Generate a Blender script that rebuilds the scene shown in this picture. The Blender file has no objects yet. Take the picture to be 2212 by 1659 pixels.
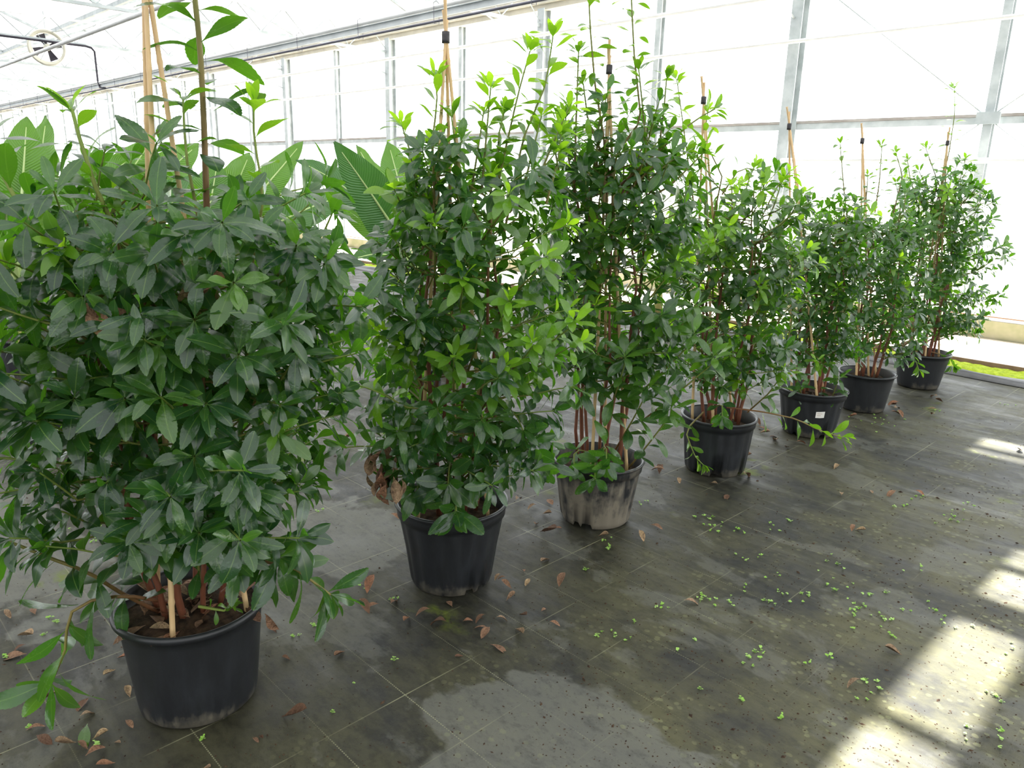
import bpy, math, random
import numpy as np
from mathutils import Matrix, Vector

# ------------------------------------------------------------------ camera
SC = bpy.context.scene
COL = SC.collection
F_PX, PITCH, ROLL, YAW, CAM_H = 1636.06, .262988, .0247152, .7951435, 1.55
cp, sp, cy_, sy_ = math.cos(PITCH), math.sin(PITCH), math.cos(YAW), math.sin(YAW)
FH = np.array([-sy_, cy_, 0.]); RH = np.array([cy_, sy_, 0.]); UPZ = np.array([0., 0., 1.])
FWD = FH*cp - UPZ*sp; UPV = FH*sp + UPZ*cp
RV = RH*math.cos(ROLL) + UPV*math.sin(ROLL); UV_ = -RH*math.sin(ROLL) + UPV*math.cos(ROLL)
EYE = np.array([0., 0., CAM_H])
cam_d = bpy.data.cameras.new('camera'); cam = bpy.data.objects.new('camera', cam_d); COL.objects.link(cam)
cam_d.sensor_fit = 'HORIZONTAL'; cam_d.sensor_width = 36.0; cam_d.lens = F_PX/2212*36.0
cam_d.clip_start = .05; cam_d.clip_end = 500
cam.matrix_world = Matrix(((RV[0], UV_[0], -FWD[0], EYE[0]), (RV[1], UV_[1], -FWD[1], EYE[1]),
                           (RV[2], UV_[2], -FWD[2], EYE[2]), (0, 0, 0, 1)))
SC.camera = cam

# ------------------------------------------------------------------ light
SC.view_settings.view_transform = 'Standard'; SC.view_settings.look = 'None'
SC.view_settings.gamma = 1.0; SC.view_settings.use_curve_mapping = False
SC.view_settings.exposure = -0.26
world = bpy.data.worlds.new('world'); SC.world = world; world.use_nodes = True
bg = world.node_tree.nodes['Background']
bg.inputs['Color'].default_value = (.93, .965, 1.0, 1); bg.inputs['Strength'].default_value = 5.2
SUN_TAN = 2.6
sun_d = bpy.data.lights.new('sun_offscreen', 'SUN'); sun = bpy.data.objects.new('sun_offscreen', sun_d); COL.objects.link(sun)
sun_d.energy = 46.0; sun_d.angle = math.radians(.8); sun_d.color = (1.0, .965, .9)
sun.location = (0, 30, 60)
sun.rotation_euler = Vector((0, -1, -SUN_TAN)).to_track_quat('-Z', 'Y').to_euler()
SC.cycles.use_denoising = True
SC.cycles.max_bounces = 10; SC.cycles.diffuse_bounces = 5; SC.cycles.transmission_bounces = 8
SC.cycles.transparent_max_bounces = 12; SC.cycles.sample_clamp_indirect = 6.0
SC.cycles.caustics_reflective = False; SC.cycles.caustics_refractive = False

# ------------------------------------------------------------------ helpers
def ray(x, y): return (x-1106)/F_PX*RV - (y-829.5)/F_PX*UV_ + FWD
def on_floor(x, y, z=0.):
    d = ray(x, y); return EYE + d*((z-CAM_H)/d[2])
def on_wall(x, y, Y): d = ray(x, y); return EYE + d*(Y/d[1])
def project(P):
    v = np.asarray(P)-EYE; w = v@FWD
    return 1106+F_PX*(v@RV)/w, 829.5-F_PX*(v@UV_)/w, w
def nrm(v): v = np.asarray(v, float); return v/(np.linalg.norm(v)+1e-12)

def tag(o, label=None, cat=None, group=None, kind=None):
    if label: o['label'] = label
    if cat: o['category'] = cat
    if group: o['group'] = group
    if kind: o['kind'] = kind
    return o
def empty(name, loc):
    o = bpy.data.objects.new(name, None); COL.objects.link(o); o.location = loc; o.empty_display_size = .1
    return o
def link(name, me, parent=None, loc=(0, 0, 0)):
    o = bpy.data.objects.new(name, me); COL.objects.link(o); o.location = loc
    if parent is not None: o.parent = parent
    return o
class MB:
    def __init__(s): s.v = []; s.f = []; s.t = []
    def add(s, v, f, tone=0.):
        n = len(s.v); s.v += [tuple(p) for p in v]; s.f += [tuple(i+n for i in q) for q in f]
        s.t += list(tone) if hasattr(tone, '__len__') else [tone]*len(v)
        return s
    def box(s, a, b):
        (x0, y0, z0), (x1, y1, z1) = a, b
        return s.add([(x0,y0,z0),(x1,y0,z0),(x1,y1,z0),(x0,y1,z0),(x0,y0,z1),(x1,y0,z1),(x1,y1,z1),(x0,y1,z1)],
                     [(0,3,2,1),(4,5,6,7),(0,1,5,4),(1,2,6,5),(2,3,7,6),(3,0,4,7)])
    def tube(s, pts, rad, n=6, cap=True, tone=0.):
        pts = [np.asarray(p, float) for p in pts]; m = len(pts)
        if not hasattr(rad, '__len__'): rad = [rad]*m
        V = []; up = None; T2 = []
        for i, p in enumerate(pts):
            t = nrm(pts[min(i+1, m-1)]-pts[max(i-1, 0)])
            if up is None:
                up = np.array([1., 0, 0]) if abs(t[0]) < .8 else np.array([0, 1., 0])
            a = nrm(up-t*(up@t)); b = np.cross(t, a); up = a
            for k in range(n):
                w = 2*math.pi*k/n; V.append(p+rad[i]*(a*math.cos(w)+b*math.sin(w)))
                T2.append(tone[i] if hasattr(tone, '__len__') else tone)
        Fc = [(i*n+k, i*n+(k+1) % n, (i+1)*n+(k+1) % n, (i+1)*n+k) for i in range(m-1) for k in range(n)]
        if cap: Fc += [tuple(range(n-1, -1, -1)), tuple(range((m-1)*n, m*n))]
        return s.add(V, Fc, T2)
    def bar(s, p, q, w, h=None):
        h = h or w; p = np.asarray(p, float); q = np.asarray(q, float); t = nrm(q-p)
        a = nrm(np.cross(t, UPZ)) if abs(t[2]) < .95 else np.array([1., 0, 0]); b = np.cross(a, t)
        c = [p+a*sx*w/2+b*sy*h/2 for sx, sy in ((-1,-1),(1,-1),(1,1),(-1,1))]
        c += [x+q-p for x in c]
        return s.add(c, [(0,3,2,1),(4,5,6,7),(0,1,5,4),(1,2,6,5),(2,3,7,6),(3,0,4,7)])
    def build(s, name, mat, parent=None, off=(0, 0, 0), smooth=False, loc=(0, 0, 0)):
        me = bpy.data.meshes.new(name); o_ = np.asarray(off, float)
        me.from_pydata([tuple(np.asarray(p, float)-o_) for p in s.v], [], s.f)
        if any(s.t):
            at = me.attributes.new('tone', 'FLOAT', 'POINT'); at.data.foreach_set('value', np.array(s.t, np.float32))
        if smooth: me.polygons.foreach_set('use_smooth', [True]*len(me.polygons))
        me.materials.append(mat); me.update()
        return link(name, me, parent, loc)
def lathe(prof, n, rfun=None):
    V = []; Fc = []
    for i, (r, z) in enumerate(prof):
        for k in range(n):
            w = 2*math.pi*k/n; rr, zz = rfun(i, r, z, w) if rfun else (r, z)
            V.append((rr*math.cos(w), rr*math.sin(w), zz))
    for i in range(len(prof)-1):
        for k in range(n):
            Fc.append((i*n+k, i*n+(k+1) % n, (i+1)*n+(k+1) % n, (i+1)*n+k))
    return V, Fc

# ------------------------------------------------------------------ materials
class NT:
    def __init__(s, name):
        s.m = bpy.data.materials.new(name); s.m.use_nodes = True; s.t = s.m.node_tree; s.t.nodes.clear()
        s.out = s.t.nodes.new('ShaderNodeOutputMaterial')
    def n(s, typ, **kw):
        nd = s.t.nodes.new('ShaderNode'+typ); ins = kw.pop('i', {})
        for k, v in kw.items(): setattr(nd, k, v)
        for k, v in ins.items():
            sk = nd.inputs[k]
            if isinstance(v, bpy.types.NodeSocket): s.t.links.new(v, sk)
            else:
                if hasattr(sk.default_value, '__len__') and not hasattr(v, '__len__'): v = (v,)*3
                if sk.type == 'RGBA' and len(v) == 3: v = (*v, 1)
                sk.default_value = v
        return nd
    def math(s, op, a, b=None, c=None, clamp=False):
        ins = {0: a}
        if b is not None: ins[1] = b
        if c is not None: ins[2] = c
        return s.n('Math', operation=op, use_clamp=clamp, i=ins).outputs[0]
    def mix(s, f, a, b, blend='MIX'):
        nd = s.n('Mix', data_type='RGBA', blend_type=blend)
        for k, v in ((0, f), (6, a), (7, b)):
            sk = nd.inputs[k]
            if isinstance(v, bpy.types.NodeSocket): s.t.links.new(v, sk)
            elif k == 0: sk.default_value = v
            else: sk.default_value = (*v, 1) if len(v) == 3 else v
        return nd.outputs[2]
    def ramp(s, fac, lo, hi):
        return s.n('MapRange', i={0: fac, 1: lo, 2: hi}).outputs[0]
    def noise(s, vec, scale, detail=3, rough=.55, dist=0.):
        return s.n('TexNoise', i={'Vector': vec, 'Scale': scale, 'Detail': detail, 'Roughness': rough, 'Distortion': dist}).outputs[0]
    def pos(s, scale=(1, 1, 1), rot=0.):
        g = s.n('NewGeometry').outputs['Position']
        return s.n('Mapping', i={'Vector': g, 'Scale': scale, 'Rotation': (0, 0, rot)}).outputs[0]
    def objc(s): return s.n('TexCoord').outputs['Object']
    def bump(s, h, strength=.3, dist=.01):
        return s.n('Bump', i={'Height': h, 'Strength': strength, 'Distance': dist}).outputs[0]
    def pbr(s, col, rough=.5, spec=.5, metal=0., normal=None, **kw):
        ins = {'Base Color': col, 'Roughness': rough, 'Specular IOR Level': spec, 'Metallic': metal}
        if normal is not None: ins['Normal'] = normal
        ins.update(kw)
        return s.n('BsdfPrincipled', i=ins).outputs[0]
    def done(s, sh): s.t.links.new(sh, s.out.inputs[0]); return s.m
def simple(name, c1, c2, scale=20, rough=.5, spec=.5, metal=0., bump=.0):
    t = NT(name); nz = t.noise(t.objc(), scale)
    return t.done(t.pbr(t.mix(t.ramp(nz, .35, .65), c1, c2), rough, spec, metal, t.bump(nz, bump) if bump else None))

def leaf_material(name, per_object):
    t = NT(name)
    uv = t.n('TexCoord').outputs['UV']; sx = t.n('SeparateXYZ', i={0: uv})
    u, v = sx.outputs[0], sx.outputs[1]
    if per_object:
        oi = t.n('ObjectInfo'); tone = t.n('SeparateColor', i={0: oi.outputs['Color']}).outputs[0]; rnd = oi.outputs['Random']
    else:
        tone = t.n('Attribute', attribute_name='tone').outputs['Fac']; rnd = t.n('Attribute', attribute_name='rnd').outputs['Fac']
    d = t.math('ABSOLUTE', t.math('SUBTRACT', v, .5))
    mid = t.math('SUBTRACT', 1., t.math('MULTIPLY', d, 30.), clamp=True)
    vein = t.math('SINE', t.math('MULTIPLY', t.math('SUBTRACT', u, t.math('MULTIPLY', d, .45)), 80.))
    base = t.mix(rnd, (.007, .030, .015), (.019, .057, .023))
    young = t.mix(rnd, (.16, .37, .02), (.25, .48, .03))
    col = t.mix(tone, base, young)
    col = t.mix(t.math('MULTIPLY', t.ramp(vein, .3, 1.), t.math('ADD', .05, t.math('MULTIPLY', tone, .1))), col, (.09, .19, .06))
    col = t.mix(t.math('MULTIPLY', mid, .6), col, (.20, .32, .07))
    tr = t.mix(tone, (.14, .44, .012), (.55, .92, .03))
    nz = t.noise(t.objc(), 9, 2)
    bp = t.bump(t.math('ADD', t.math('MULTIPLY', vein, .012), nz), .10, .010)
    rough = t.math('ADD', .12, t.math('MULTIPLY', nz, .24))
    p = t.pbr(col, rough, .75, 0., bp)
    tl = t.n('BsdfTranslucent', i={'Color': tr}).outputs[0]
    return t.done(t.n('MixShader', i={0: t.math('ADD', .34, t.math('MULTIPLY', tone, .24)), 1: p, 2: tl}).outputs[0])
M = {}
M['leaf'] = leaf_material('glossy_leaf', True)
M['leaf_mass'] = leaf_material('glossy_leaf_mass', False)

t = NT('dry_leaf'); rnd = t.n('ObjectInfo').outputs['Random']
nz = t.noise(t.objc(), 6, 4)
cr = t.n('ValToRGB', i={0: rnd}); e = cr.color_ramp.elements
e[0].color = (.12, .06, .035, 1); e[1].color = (.46, .33, .18, 1)
for p_, c_ in ((.25, (.30, .17, .10, 1)), (.45, (.34, .15, .08, 1)), (.65, (.30, .21, .13, 1)), (.85, (.38, .25, .15, 1))): x = e.new(p_); x.color = c_
M['dry'] = t.done(t.pbr(t.mix(t.ramp(nz, .4, .75), cr.outputs[0], (.11, .06, .035)), .7, .3, 0, t.bump(nz, .5, .1)))

t = NT('woody_stem'); tone = t.n('Attribute', attribute_name='tone').outputs['Fac']
nz = t.noise(t.pos((60, 60, 14)), 1, 3)
M['stem'] = t.done(t.pbr(t.mix(tone, t.mix(nz, (.13, .035, .018), (.22, .085, .045)), (.16, .24, .04)), .55, .4, 0, t.bump(nz, .4, .01)))

t = NT('bamboo_cane'); nz = t.noise(t.pos((90, 90, 3)), 1, 3)
M['cane'] = t.done(t.pbr(t.mix(nz, (.52, .33, .15), (.72, .52, .29)), .45, .4))
M['tape'] = simple('black_tape', (.015, .013, .016), (.04, .035, .04), 60, .5)
def pot_material(name, dirt, mudcol, c=(.011, .012, .014)):
    t = NT(name); pz = t.n('SeparateXYZ', i={0: t.objc()}).outputs[2]
    n1 = t.noise(t.objc(), 9, 5, .65); n2 = t.noise(t.n('Mapping', i={'Vector': t.objc(), 'Scale': (9, 9, 2.)}).outputs[0], 1.6, 4, .7)
    low = t.math('SUBTRACT', 1., t.math('DIVIDE', pz, .16 if dirt < .5 else .75), clamp=True)
    m = t.ramp(t.math('ADD', t.math('ADD', t.math('MULTIPLY', low, .40), t.math('MULTIPLY', n1, .5)), t.math('MULTIPLY', n2, .5)), 1.06-dirt*.55, 1.22-dirt*.55)
    scuff = t.math('MULTIPLY', t.ramp(n2, .45, .75), .5)
    col = t.mix(scuff, c, (.030, .034, .040))
    return t.done(t.pbr(t.mix(m, col, mudcol), t.math('ADD', .42, t.math('MULTIPLY', m, .4)), .5, 0, t.bump(n1, .12, .01)))
M['pot'] = pot_material('black_plastic', .44, (.10, .088, .062))
M['pot_muddy'] = pot_material('muddy_plastic', .58, (.155, .135, .10))
M['soil'] = simple('potting_soil', (.02, .012, .008), (.07, .042, .025), 45, .9, .2, 0, .8)
M['steel'] = simple('galvanised_steel', (.38, .42, .43), (.52, .56, .57), 6, .5, .5, .25, .02)
M['white_metal'] = simple('white_paint', (.70, .70, .70), (.80, .80, .80), 3, .4)
M['cream'] = simple('cream_paint', (.56, .53, .45), (.70, .66, .56), 3, .6)
M['dark_metal'] = simple('dark_pipe', (.10, .10, .13), (.16, .16, .20), 3, .4)
M['black_hose'] = simple('black_hose', (.02, .018, .03), (.04, .035, .05), 3, .5)
M['concrete'] = simple('mossy_concrete', (.33, .30, .22), (.20, .20, .11), 3.5, .85, .3, 0, .3)
M['pale_concrete'] = simple('pale_concrete', (.55, .49, .40), (.66, .60, .50), 2.5, .85, .3, 0, .2)
M['outside'] = simple('pale_gravel', (.42, .41, .38), (.52, .51, .48), 1.5, .9, .2)
M['brown_rail'] = simple('brown_edging', (.16, .09, .06), (.24, .15, .10), 8, .7)
M['paper'] = simple('paper_label', (.75, .73, .68), (.82, .80, .75), 4, .6)
M['ink'] = simple('ink', (.02, .02, .02), (.04, .04, .04), 4, .6)
M['moss'] = simple('moss', (.22, .30, .012), (.36, .44, .03), 30, .9, .2, 0, .8)
M['fan_white'] = simple('fan_ring', (.62, .60, .50), (.72, .70, .60), 3, .45)
M['banana_stem'] = simple('banana_stem', (.22, .16, .06), (.30, .33, .07), 5, .6)
t = NT('weed_green'); rnd = t.n('ObjectInfo').outputs['Random']
c_ = t.mix(rnd, (.25, .50, .06), (.44, .66, .20))
M['weed'] = t.done(t.n('MixShader', i={0: .3, 1: t.pbr(c_, .5, .3), 2: t.n('BsdfTranslucent', i={'Color': (.4, .6, .1, 1)}).outputs[0]}).outputs[0])
# clear glass: thin sheet
t = NT('clear_glass')
fr = t.n('Fresnel', i={'IOR': 1.45}).outputs[0]
M['glass'] = t.done(t.n('MixShader', i={0: t.math('MULTIPLY', fr, .6), 1: t.n('BsdfTransparent', i={'Color': (.97, .98, .98, 1)}).outputs[0],
                                         2: t.n('BsdfGlossy', i={'Color': (1, 1, 1, 1), 'Roughness': .02}).outputs[0]}).outputs[0])
t = NT('whitewashed_glass')
nz = t.noise(t.pos((.6, .6, .6)), 1, 3)
M['whitewash'] = t.done(t.n('MixShader', i={0: .12, 1: t.n('BsdfTranslucent', i={'Color': t.mix(nz, (.135, .14, .145), (.16, .165, .17))}).outputs[0],
                                             2: t.n('BsdfDiffuse', i={'Color': (.7, .7, .7, 1)}).outputs[0]}).outputs[0])
# banana leaf
t = NT('banana_leaf'); uv = t.n('TexCoord').outputs['UV']; sx = t.n('SeparateXYZ', i={0: uv}); u, v = sx.outputs[0], sx.outputs[1]
d = t.math('ABSOLUTE', t.math('SUBTRACT', v, .5))
rib = t.math('SINE', t.math('MULTIPLY', t.math('ADD', u, t.math('MULTIPLY', d, -.30)), 260.))
nz = t.noise(t.objc(), 3, 3)
tn = t.n('SeparateColor', i={0: t.n('ObjectInfo').outputs['Color']}).outputs[0]
col = t.mix(tn, (.060, .17, .055), (.12, .27, .03))
col = t.mix(t.math('MULTIPLY', t.ramp(rib, .0, 1.), .5), col, (.17, .30, .13))
p = t.pbr(col, .38, .5, 0, t.bump(rib, .35, .006))
tr = t.n('BsdfTranslucent', i={'Color': t.mix(tn, (.07, .22, .015), (.19, .44, .012))}).outputs[0]
M['banana'] = t.done(t.n('MixShader', i={0: .34, 1: p, 2: tr}).outputs[0])
M['midrib'] = simple('banana_midrib', (.46, .60, .22), (.56, .68, .32), 4, .4)

# woven ground-cover fabric
t = NT('woven_fabric'); P = t.n('NewGeometry').outputs['Position']; sp_ = t.n('SeparateXYZ', i={0: P}); X_, Y_ = sp_.outputs[0], sp_.outputs[1]
n_big = t.noise(t.pos((1.1, 1.5, 1)), 1., 4, .6, .6)
n_str = t.noise(t.pos((.7, 7.5, 1)), 1., 7, .68, .1)
n_mid = t.noise(t.pos((4, 5, 1)), 1., 5, .65)
n_fine = t.noise(t.pos((60, 60, 1)), 1., 3, .7)
n_pat = t.noise(t.pos((2.0, 2.8, 1)), 1.0, 6, .58, .35)
col = t.mix(t.ramp(n_big, .38, .62), (.011, .012, .012), (.023, .022, .015))
right = t.ramp(X_, -2.0, -.6)
alg = t.math('MULTIPLY', t.ramp(t.math('ADD', t.math('MULTIPLY', n_mid, .5), t.math('MULTIPLY', n_big, .5)), .42, .60), t.math('ADD', .30, t.math('MULTIPLY', right, .6)))
col = t.mix(alg, col, (.100, .097, .048))
def blot(cx, cy, rx, ry):
    d2 = t.math('SQRT', t.math('ADD', t.math('POWER', t.math('DIVIDE', t.math('SUBTRACT', X_, cx), rx), 2.), t.math('POWER', t.math('DIVIDE', t.math('SUBTRACT', Y_, cy), ry), 2.)))
    return t.ramp(t.math('ADD', d2, t.math('MULTIPLY', t.math('SUBTRACT', n_pat, .5), 2.4)), 1.06, .94)
dryp = t.math('MAXIMUM', blot(-1.12, 1.36, .42, .30), t.math('MAXIMUM', blot(-2.75, 1.62, .40, .26), t.math('MAXIMUM', blot(-1.1, 1.0, .30, .3), blot(-3.6, .55, .8, .22))))
dry = t.ramp(t.math('ADD', n_pat, t.math('MULTIPLY', n_fine, .05)), .565, .60)
dry = t.math('MAXIMUM', t.math('MULTIPLY', dry, .35), t.math('MULTIPLY', dryp, .68))
col = t.mix(dry, col, t.mix(n_mid, (.125, .128, .118), (.17, .172, .16)))
strk = t.ramp(n_str, .53, .70)
grit = t.ramp(n_fine, .60, .72)
col = t.mix(t.math('MULTIPLY', grit, .55), col, (.016, .014, .010))
vor = t.n('TexVoronoi', i={'Vector': t.pos((26, 30, 1)), 'Scale': 1., 'Randomness': 1.}).outputs['Distance']
spk = t.math('MULTIPLY', t.ramp(t.math('ADD', vor, t.math('MULTIPLY', n_fine, .25)), .42, .36), t.ramp(n_mid, .46, .60))
mot = t.noise(t.pos((14, 22, 1)), 1., 6, .75)
col = t.mix(t.ramp(mot, .42, .75), col, t.mix(.26, col, (.13, .125, .08)))
col = t.mix(t.ramp(mot, .50, .30), col, t.mix(.5, col, (.012, .012, .010)))
col = t.mix(t.math('MULTIPLY', t.math('MULTIPLY', spk, .45), right), col, (.26, .27, .14))
mss = t.math('MULTIPLY', t.ramp(t.noise(t.pos((1.7, 1.7, 1)), 1.3, 2), .64, .70), t.ramp(n_mid, .5, .6))
col = t.mix(t.math('MULTIPLY', mss, .8), col, (.12, .16, .012))
def seam(ax, off, w):
    f_ = t.math('ABSOLUTE', t.math('SUBTRACT', t.math('FRACT', t.math('ADD', t.math('DIVIDE', t.math('SUBTRACT', ax, off), .272), 100.5)), .5))
    return t.math('LESS_THAN', f_, w/.272/2)
fade = t.ramp(t.noise(t.pos((1.6, 1.6, 1)), 1.7, 3), .46, .66)
near = t.math('SUBTRACT', 1., t.math('MULTIPLY', t.ramp(X_, -1.5, -.8), .85))
dash = t.ramp(t.math('SINE', t.math('MULTIPLY', X_, 700.)), -.8, .2)
s1 = t.math('MULTIPLY', t.math('MULTIPLY', seam(Y_, .92, .0036), t.math('ADD', .25, fade)), dash)
s2 = t.math('MULTIPLY', seam(X_, -1.655, .0036), fade)
sm = t.math('MULTIPLY', t.math('MAXIMUM', s1, s2), near, clamp=True)
col = t.mix(t.math('MULTIPLY', sm, .62), col, (.36, .36, .23))
weave = t.n('TexWave', wave_type='BANDS', bands_direction='X', i={'Vector': P, 'Scale': 160., 'Distortion': 0.}).outputs[1]
weave2 = t.n('TexWave', wave_type='BANDS', bands_direction='Y', i={'Vector': P, 'Scale': 160., 'Distortion': 0.}).outputs[1]
hgt = t.math('ADD', t.math('MULTIPLY', t.math('ADD', weave, weave2), .25), t.math('ADD', n_fine, t.math('MULTIPLY', n_mid, 2.)))
rough = t.math('SUBTRACT', t.math('ADD', .42, t.math('MULTIPLY', t.ramp(n_mid, .3, .7), .30)), t.math('MULTIPLY', strk, .22))
col = t.mix(.30, col, t.mix(1., col, (.62, .58, .44), 'MULTIPLY'))
M['fabric'] = t.done(t.pbr(col, rough, .28, 0, t.bump(hgt, .3, .004)))
M['fabric_edge'] = simple('black_fabric_edge', (.02, .02, .022), (.055, .055, .058), 7, .45)

# ------------------------------------------------------------------ setting
WALL_Y = 9.3
tag(MB().box((-30, -40, -.3), (40, 7.35, 0)).build('floor', M['fabric']), kind='structure')
fl2 = tag(MB().box((-70, -40, -.34), (-30, 7.35, -.001)).build('floor', M['fabric']), kind='structure')
tag(MB().box((-140, WALL_Y+.35, -.4), (60, 160, -.05)).build('ground_outside', M['outside']), kind='structure')
tag(MB().box((-70, 7.84, -.3), (40, WALL_Y-.1, .035)).build('path', M['pale_concrete']), kind='structure')
tag(MB().box((-70, 7.825, -.3), (40, 7.84, .05)).build('trim_1', M['brown_rail']), kind='structure')
# moss strip between fabric edge and path
rs = np.random.RandomState(3); V = []; Fc = []; nx, ny = 420, 9
for i in range(nx+1):
    for j in range(ny+1):
        x = -14+i*(18/nx); y = 7.44+j*(.38/ny)
        V.append((x, y+rs.uniform(-.01, .01), .004+rs.uniform(0, .028)*(1 if 0 < j < ny else .2)))
Fc = [(i*(ny+1)+j, (i+1)*(ny+1)+j, (i+1)*(ny+1)+j+1, i*(ny+1)+j+1) for i in range(nx) for j in range(ny)]
o = MB().add(V, Fc).build('moss_strip', M['moss'], smooth=True)
tag(o, 'strip of bright lime green moss beside the pale concrete path', 'moss', kind='stuff')
tag(MB().box((-70, 7.35, -.3), (40, 7.84, .003)).build('soil_strip', M['soil']), kind='structure')
# rolled fabric edge
V = []; nx = 160; prof = [(-.03, .004), (.02, .035), (.06, .028), (.09, .05), (.13, .045), (.155, .0)]
for i in range(nx+1):
    x = -16+i*(20/nx); s_ = math.sin(x*2.1)*.02+math.sin(x*5.3)*.012
    for k, (a, b) in enumerate(prof):
        V.append((x, 7.25+a+s_*(1 if k < 4 else .3), max(b*(1+.35*math.sin(x*3.1+k)), -.005) if b > .001 else 0))
m = len(prof); Fc = [(i*m+k, (i+1)*m+k, (i+1)*m+k+1, i*m+k+1) for i in range(nx) for k in range(m-1)]
o = MB().add(V, Fc).build('fabric_edge', M['fabric_edge'], smooth=True)
tag(o, 'folded black edge of the ground fabric along the moss strip', 'fabric')

# far wall: concrete kerb, posts, rail, panes
wall = tag(MB().box((-70, WALL_Y-.09, -.3), (40, WALL_Y+.35, .225)).build('wall_back', M['concrete']), kind='structure')
MB().box((-70, WALL_Y-.075, .225), (40, WALL_Y+.06, .265)).build('sill', M['white_metal'], wall)
MB().box((-70, WALL_Y-.095, .262), (40, WALL_Y-.07, .275)).build('sill_edge', M['brown_rail'], wall)
post_x = [(1.6+2.06*k, k % 2) for k in range(19)]+[(-.45, 1), (-2.51, 0), (-4.67, 1), (-6.72, 0)]+[(-8.85-2.035*k, (k+1) % 2) for k in range(0, 24)]
def post_mesh(w, d, z0, z1, name):   # I-section
    b = MB()
    b.box((-w/2, -d/2, z0), (w/2, -d/2+.012, z1)); b.box((-w/2, d/2-.012, z0), (w/2, d/2, z1)); b.box((-.006, -d/2+.012, z0), (.006, d/2-.012, z1))
    ob = b.build(name, M['steel']); me = ob.data; bpy.data.objects.remove(ob); return me
pm_big = post_mesh(.14, .16, .2, 4.1, 'post_big'); pm_small = post_mesh(.085, .10, .2, 4.1, 'post_slim')
for x, big in post_x:
    link('post', pm_big if big else pm_small, wall, (x, WALL_Y-(.12 if big else .04), 0))
xs = sorted([p[0] for p in post_x])
MB().box((-70, WALL_Y-.03, 2.225), (40, WALL_Y+.03, 2.295)).build('rail', M['steel'], wall)
MB().box((-70, WALL_Y-.045, 2.297), (40, WALL_Y+.02, 2.325)).build('rail_cap', simple('rail_cap', (.30, .27, .25), (.42, .39, .37), 5, .6), wall)
b = MB().box((-70, WALL_Y-.16, 4.08), (40, WALL_Y+.2, 4.16)); b.box((-70, WALL_Y-.22, 4.16), (40, WALL_Y+.25, 4.42))
b.build('gutter', M['cream'], wall)
pane_me = {}
for i in range(len(xs)-1):
    w = xs[i+1]-xs[i]
    for z0, z1 in ((.27, 2.24), (2.31, 4.1)):
        key = (round(w, 2), z0)
        if key not in pane_me:
            ob = MB().add([(0, 0, z0), (w, 0, z0), (w, 0, z1), (0, 0, z1)], [(0, 1, 2, 3)]).build('pane', M['glass'])
            pane_me[key] = ob.data; bpy.data.objects.remove(ob)
        link('pane', pane_me[key], wall, (xs[i], WALL_Y+.035, 0))
# wall cross braces with bolts
def brace(p, q, r=.007):
    MB().tube([p, q], r, 6).build('brace', M['steel'], wall, smooth=True)
for dx, dz in ((-1, 1), (1, 1), (-1, -1), (1, -1)):
    p0 = np.array([-2.51, WALL_Y-.10, 2.28]); brace(p0, p0+np.array([dx*2.0, 0, dz*1.55]))
MB().box((-2.62, WALL_Y-.12, 2.22), (-2.40, WALL_Y-.09, 2.34)).build('brace_plate', M['steel'], wall)

# ceiling: ridged glass roof, trusses
EAVE, RIDGE, SPAN = 4.50, 5.30, 4.0
def roof_z(Y):
    f_ = ((WALL_Y-Y) % SPAN)/SPAN
    return EAVE+(RIDGE-EAVE)*(1-abs(2*f_-1))
def roof_y(yf):            # where the sun ray that lands on floor Y=yf crosses the roof
    Y = yf+1.8
    for _ in range(60): Y = .5*Y+.5*(yf+roof_z(Y)/SUN_TAN)
    return Y
ceil = MB()
NSP = 6
for k in range(NSP+1):
    y = WALL_Y-k*SPAN
    if k: ceil.box((-70, y-.03, EAVE-.06), (10, y+.03, EAVE+.02))
    if k < NSP: ceil.box((-70, y-SPAN/2-.03, RIDGE-.02), (10, y-SPAN/2+.03, RIDGE+.05))
ceil = tag(ceil.build('ceiling', M['steel']), kind='structure')
cols = [-70+4.115*k for k in range(0, 16)]; cols = [c for c in cols if c < -5]+[-4.7, -1.2, -.78, -.615, -.395, 3.6, 10, 18, 28, 40]
strip = {(-.615, -.395): [(.9, 2.17), (2.25, 2.99), (3.24, 3.82)], (-1.2, -.78): [(5.12, 5.5)]}
for a, c in zip(cols[:-1], cols[1:]):
    for k in range(NSP*2):
        y1 = WALL_Y-k*SPAN/2; y0 = y1-SPAN/2; cuts = [(y0, y1, False)]
        for lo, hi in strip.get((a, c), []):
            lo, hi = roof_y(lo), roof_y(hi); new = []
            for p0, p1, cl in cuts:
                if cl or hi <= p0 or lo >= p1: new.append((p0, p1, cl)); continue
                l2, h2 = max(lo, p0), min(hi, p1)
                if l2 > p0: new.append((p0, l2, False))
                new.append((l2, h2, True))
                if h2 < p1: new.append((h2, p1, False))
            cuts = new
        for p0, p1, cl in cuts:
            e_ = 1e-4
            z0, z1 = roof_z(p0+e_), roof_z(p1-e_)
            MB().add([(0, p0, z0), (c-a, p0, z0), (c-a, p1, z1), (0, p1, z1)], [(0, 1, 2, 3)]).build(
                'pane', M['glass'] if cl else M['whitewash'], ceil, loc=(a, 0, 0))
for a, c in ((-70, -40), (-40, -10), (-10, 15), (15, 40)):
    for k in range(NSP*2, NSP*4):
        y1 = WALL_Y-k*SPAN/2; y0 = y1-SPAN/2; z0, z1 = roof_z(y0+1e-4), roof_z(y1-1e-4)
        MB().add([(0, y0, z0), (c-a, y0, z0), (c-a, y1, z1), (0, y1, z1)], [(0, 1, 2, 3)]).build('pane', M['whitewash'], ceil, loc=(a, 0, 0))
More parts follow.
